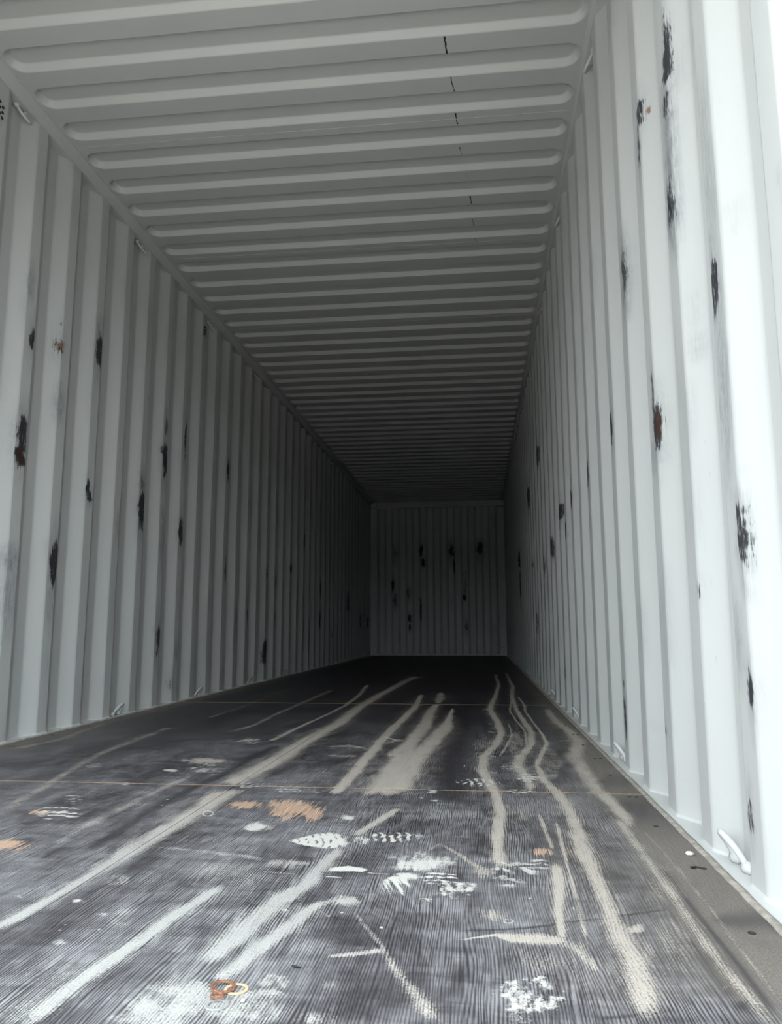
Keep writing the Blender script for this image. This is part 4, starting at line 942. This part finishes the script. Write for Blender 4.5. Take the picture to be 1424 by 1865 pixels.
for gk in sorted(groups):
    ks = groups[gk]; parts = []
    for k in ks:
        ce0 = y_flat_mid+(k-1)*RP; ce1 = ce0+RP
        parts.append(ripple_cell(RIP0+k*RP, ce0, ce1))
    V, F = merge(parts)
    obj('roof_panel', pymesh('roof_panel', V, F, M_PAINT, True), ceiling)
    ye = y_flat_mid+ks[-1]*RP
    V, F = box_data(-1.12, 1.15, ye-.0012, ye+.0012, ROOF_Z-.0012, ROOF_Z+.003)
    obj('weld_seam', pymesh('weld_seam', V, F, M_PAINT), ceiling)
ya0 = y_flat_mid+(kk[0]-1)*RP
V, F = box_data(-1.26, 1.26, min(ya0, DOOR_Y)-.02, ya0+.001, ROOF_Z, ROOF_Z+.02)
obj('roof_end_plate', pymesh('roof_end_plate', V, F, M_PAINT), ceiling)
V, F = box_data(-1.26, 1.26, y_flat_mid+kk[-1]*RP-.001, BACK_Y+.1, ROOF_Z, ROOF_Z+.02)
obj('roof_end_plate', pymesh('roof_end_plate', V, F, M_PAINT), ceiling)
# black scrape across the flats of the roof, one stroke per flat
for k, (x, f0, f1, w) in enumerate([(.624, .0, 1., .0030), (.6425, .0, 1., .0024), (.654, .05, .9, .0026), (.665, .25, .95, .0014), (.690, .2, .6, .0008), (.708, .0, .95, .0026), (.7195, .1, .9, .0020), (.733, .1, .5, .0012)]):
    a = 2.6225+k*RP; y0, y1 = a+f0*.09, a+f1*.09
    rs = np.random.RandomState(k)
    V = []; F = []; n = 9
    for i in range(n):
        t = i/(n-1); ww = w*(.35+.9*rs.rand())*(1.6 if i < 2 else 1)
        xx = x+.010*t*(1 if k % 2 else .7)+.001*rs.randn(); yy = y0+(y1-y0)*t
        V += [(xx-ww, yy, ROOF_Z-.0006), (xx+ww, yy, ROOF_Z-.0006)]
    F = [(2*i, 2*i+1, 2*i+3, 2*i+2) for i in range(n-1)]
    obj('scrape_mark', pymesh('scrape_mark', V, F, M_BLACK), ceiling)

# ------------------------------------------------------------------ back wall
back = empty('wall_back', (0, BACK_Y, 0)); struct(back, 'dark corrugated end wall at the far end of the container')
def back_sheet():
    pts = []; p = .2435; c, s, d = .082, .040, .042
    x = -1.056
    while x < 1.07:
        pts += [(x, d), (x+s, 0), (x+s+c*.5, 0), (x+s+c, 0), (x+2*s+c, d), (x+2*s+c+.04, d)]
        x += p
    P = np.array([(-1.10, d)]+[q for q in pts if q[0] < 1.085]+[(1.10, d)])
    fine = np.unique(np.concatenate([P[:, 0], np.linspace(-1.1, 1.1, 200)]))
    P = np.stack([fine, np.interp(fine, P[:, 0], P[:, 1])], -1)
    zs = np.linspace(.02, 2.60, 150)
    Xv, Zv = np.meshgrid(P[:, 0], zs, indexing='ij')
    Of = np.repeat(P[:, 1][:, None], len(zs), 1)
    me = np_mesh('corrugated_panel', np.stack([Xv, Of, Zv], -1).reshape(-1, 3), grid_quads(len(P), len(zs)), M_WALL)
    k, r, g = stain_fields(Xv.ravel(), Zv.ravel(), Of.ravel()*.4, BACK_STAINS, .042)
    color_attr(me, 'stain', np.stack([k, r, g, np.ones_like(k)], -1))
    return me
obj('corrugated_panel', back_sheet(), back)
for nm, (x0, x1, y0, y1, z0, z1) in {'header_beam': (-1.26, 1.26, -.035, .08, 2.585, 2.70), 'sill': (-1.2, 1.2, -.012, .08, -.03, .022),
    'corner_post': (-1.26, -1.062, -.01, .08, 0, 2.64)}.items():
    V, F = box_data(x0, x1, y0, y1, z0, z1, .006); obj(nm, pymesh(nm, V, F, M_PAINT), back)
V, F = box_data(1.066, 1.26, -.01, .08, 0, 2.64, .006); obj('corner_post', pymesh('corner_post', V, F, M_PAINT), back)
for sx in (-1, 1):
    V, F = box_data(sx*1.12-.055, sx*1.12+.055, -.10, -.03, 2.575, 2.68, .008)
    obj('corner_gusset', pymesh('corner_gusset', V, F, M_PAINT), back)
    for z in (.14, 1.30, 2.44):
        V, F = tube([(sx*1.15, -.008, z), (sx*1.145, -.03, z+.002), (sx*1.10, -.03, z+.004), (sx*1.085, -.008, z+.004)], .007, 6)
        obj('lashing_bar', pymesh('lashing_bar', V, F, M_PAINT, True), back)
V, F = box_data(-1.3, 1.3, .06, .10, -.06, 2.72); obj('outer_skin', pymesh('outer_skin', V, F, M_PAINT), back)

# ------------------------------------------------------------------ door end (just behind the picture's edge)
for i, sx in enumerate((-1, 1)):
    V, F = box_data(min(sx*1.172, sx*1.27), max(sx*1.172, sx*1.27), DOOR_Y-.02, .625, -.06, 2.72, .006)
    struct(obj('trim_post_'+('left', 'right')[i], pymesh('door_post', V, F, M_PAINT)), f'painted steel door post on the {("left","right")[i]} of the opening')
V, F = box_data(-1.172, 1.172, DOOR_Y-.02, DOOR_Y+.08, 2.60, 2.72, .006)
struct(obj('trim_header', pymesh('door_header', V, F, M_PAINT)), 'painted steel header above the door opening')
V, F = box_data(-1.172, 1.172, DOOR_Y-.09, DOOR_Y-.001, -.16, 0.0, .004)
struct(obj('trim_sill', pymesh('door_sill', V, F, M_PAINT)), 'painted steel sill under the door opening')

# ------------------------------------------------------------------ lashing rings
def ring_meshes(top, far):
    """bar bent into a D, its feet welded in a wall recess; local +x points into the room"""
    s = -1 if top else 1
    path = []; n = 18
    for i in range(n+1):
        a = math.pi*i/n
        y = -.033*math.cos(a); h = math.sin(a)
        path.append((.002+.030*h**1.3, y*(1 if not top else .95)+far*.020*h, s*(.056*h**.85)))
    path = [(path[0][0], path[0][1], -s*.002)]+path+[(path[-1][0], path[-1][1], -s*.002)]
    V, F = tube(path, .0064, 10); bar = pymesh('ring_bar', V, F, M_PAINT, True)
    V, F = tube([(0, -.012, s*.002), (.002, -.004, s*.008), (.002, .006, s*.009), (.0, .014, s*.002)], [.006, .013, .012, .005], 8)
    foot = pymesh('weld_foot', V, F, M_PAINT, True)
    return bar, foot
RINGS = {(s_, t_): ring_meshes(t_, -s_) for s_ in (-1, 1) for t_ in (False, True)}
ORD = ['nearest', 'second', 'third', 'fourth', 'fifth', 'sixth', 'seventh', 'eighth', 'ninth', 'tenth']
def ring(side, top, y, label, group):
    z = RAIL_Z-.002 if top else .003
    o = thing('lashing_ring', (side*(W2+.022), y, z), label, 'lashing ring', group)
    if side > 0: o.rotation_euler = (0, 0, math.pi)
    bar, foot = RINGS[(side, top)]
    obj('ring_bar', bar, o)
    for q in (-.033, .033):
        f = obj('weld_foot', foot, o); f.location = (.001, q*(.95 if top else 1), 0)
rec = WP/2
for side, sn, c0, k_first, top in ((-1, 'left', LEFT_C0, 3, False), (-1, 'left', LEFT_C0, -1, True), (1, 'right', RIGHT_C0, 0, False), (1, 'right', RIGHT_C0, 4, True)):
    i = 0; y = c0+rec+k_first*WP
    while y < BACK_Y-.3:
        where = f'under {sn} roof rail' if top else f'at foot of {sn} wall'
        ordn = 'nearest' if i == 0 else ORD[i]+' from the front'
        ring(side, top, y, f'grey steel lashing ring {where}, {ordn}', f'lashing rings {where}')
        y += 4*WP; i += 1

# ------------------------------------------------------------------ vents in the left wall
def hole_mesh(a, b, tilt):
    n = 12; V = []; F = []
    for x in (0., .0012):
        for k in range(n):
            w = 2*math.pi*k/n; yy = a*math.cos(w); zz = b*math.sin(w)
            V.append((x, yy*math.cos(tilt)-zz*math.sin(tilt), yy*math.sin(tilt)+zz*math.cos(tilt)))
    F = [(k, (k+1) % n, n+(k+1) % n, n+k) for k in range(n)]+[tuple(range(n, 2*n))]
    return pymesh('vent_hole', V, F, M_BLACK)
HM = hole_mesh(.0075, .0065, 0); HS = hole_mesh(.006, .013, -.35)
for y, label, mesh in ((2.608, 'cluster of small black vent holes in left wall at the photo edge', HM), (4.965, 'black slotted vent holes in left wall beside the third roof lashing ring', HS)):
    x = -W2+.0006
    o = thing('wall_vent', (x, y, 2.525), label, 'vent', 'vent holes in the left wall')
    for c in range(3):
        for r in range(3):
            h = obj('vent_hole', mesh, o); h.location = (.003, -.020+.020*c, (-.024+.024*r)+(.012 if c % 2 else 0))

# ------------------------------------------------------------------ small things on the floor
def washer(name, loc, ro, ri, th, mat, tilt, label, open_=0.0):
    n = 36; V = []; F = []
    a0 = open_; span = 2*math.pi-2*open_
    m = n if open_ == 0 else n+1
    for i in range(m):
        a = a0+span*i/n
        for r, z in ((ri, 0), (ro, 0), (ro, th*.7), (ro-.0006, th), (ri+.0006, th), (ri, th*.7)):
            V.append((r*math.cos(a), r*math.sin(a), z))
    for i in range(n):
        j = (i+1) % m
        for k in range(6): F.append((i*6+k, i*6+(k+1) % 6, j*6+(k+1) % 6, j*6+k))
    if open_: F += [tuple(range(6)), tuple(range((m-1)*6, m*6))[::-1]]
    o = obj(name, pymesh(name, V, F, mat, False)); o.location = loc; o.rotation_euler = tilt
    o['label'] = label; o['category'] = 'washer'; o['group'] = 'loose washers on the dusty floor'
    return o
washer('washer', (.4065, 1.0010, .0004), .0150, .0108, .0016, M_CREAM, (0, 0, .3), 'pale rust-bloomed washer lying right and under the orange one')
washer('washer', (.3900, .9995, .0030), .0160, .0122, .0020, M_RUST, (.02, .09, .2), 'large orange rusty washer on top of the overlapping pair')
washer('washer', (.3955, .9600, .0004), .0150, .0095, .0016, M_PALE, (0, 0, 0), 'dusty grey steel washer half under the small rusty one')
washer('washer', (.3925, .9715, .0046), .0088, .0058, .0026, M_RUST, (-.12, -.05, 0), 'smallest orange rusty washer in front of the overlapping pair')
rs = np.random.RandomState(3)
def lump(name, loc, r, flat, mat, label, cat, seed):
    rs = np.random.RandomState(seed); V = []; F = []; nu, nv = 10, 6
    for j in range(nv+1):
        ph = math.pi*j/nv
        for i in range(nu):
            th = 2*math.pi*i/nu; q = r*(.75+.5*rs.rand())
            V.append((q*math.sin(ph)*math.cos(th), q*math.sin(ph)*math.sin(th), flat*r*(1+math.cos(ph))))
    for j in range(nv):
        for i in range(nu): F.append((j*nu+i, j*nu+(i+1) % nu, (j+1)*nu+(i+1) % nu, (j+1)*nu+i))
    o = obj(name, pymesh(name, V, F, mat, True)); o.location = loc
    o['label'] = label; o['category'] = cat
lump('paint_chip', (1.1200, 1.655, 0.0), .0085, .45, M_CHIP, 'small white pebble-like chip on the brown floor edge by right wall', 'chip', 5)
lump('paint_crumb', (.4245, .9713, 0.0), .0030, .6, M_CHIP, 'tiny white crumb beside the rusty washers', 'crumb', 8)
V, F = tube([(0, 0, .0015), (.006, -.003, .002), (.010, .002, .002), (.016, -.003, .0015), (.020, -.006, .001)], [.0012, .0018, .001, .0014, .0008], 7)
o = obj('rubber_scrap', pymesh('rubber_scrap', V, F, M_BLACK, True)); o.location = (1.100, 1.573, 0)
o['label'] = 'thin curled black scrap on brown floor edge in front of white chip'; o['category'] = 'scrap'
V, F = tube([(0, 0, .0015), (.006, -.003, .0022), (.012, -.003, .0015)], [.001, .0016, .0008], 6)
o = obj('rubber_scrap', pymesh('rubber_scrap', V, F, M_BLACK, True)); o.location = (.460, 1.0720, 0)
o['label'] = 'tiny black scrap on bare grained floor behind the rusty washers'; o['category'] = 'scrap'
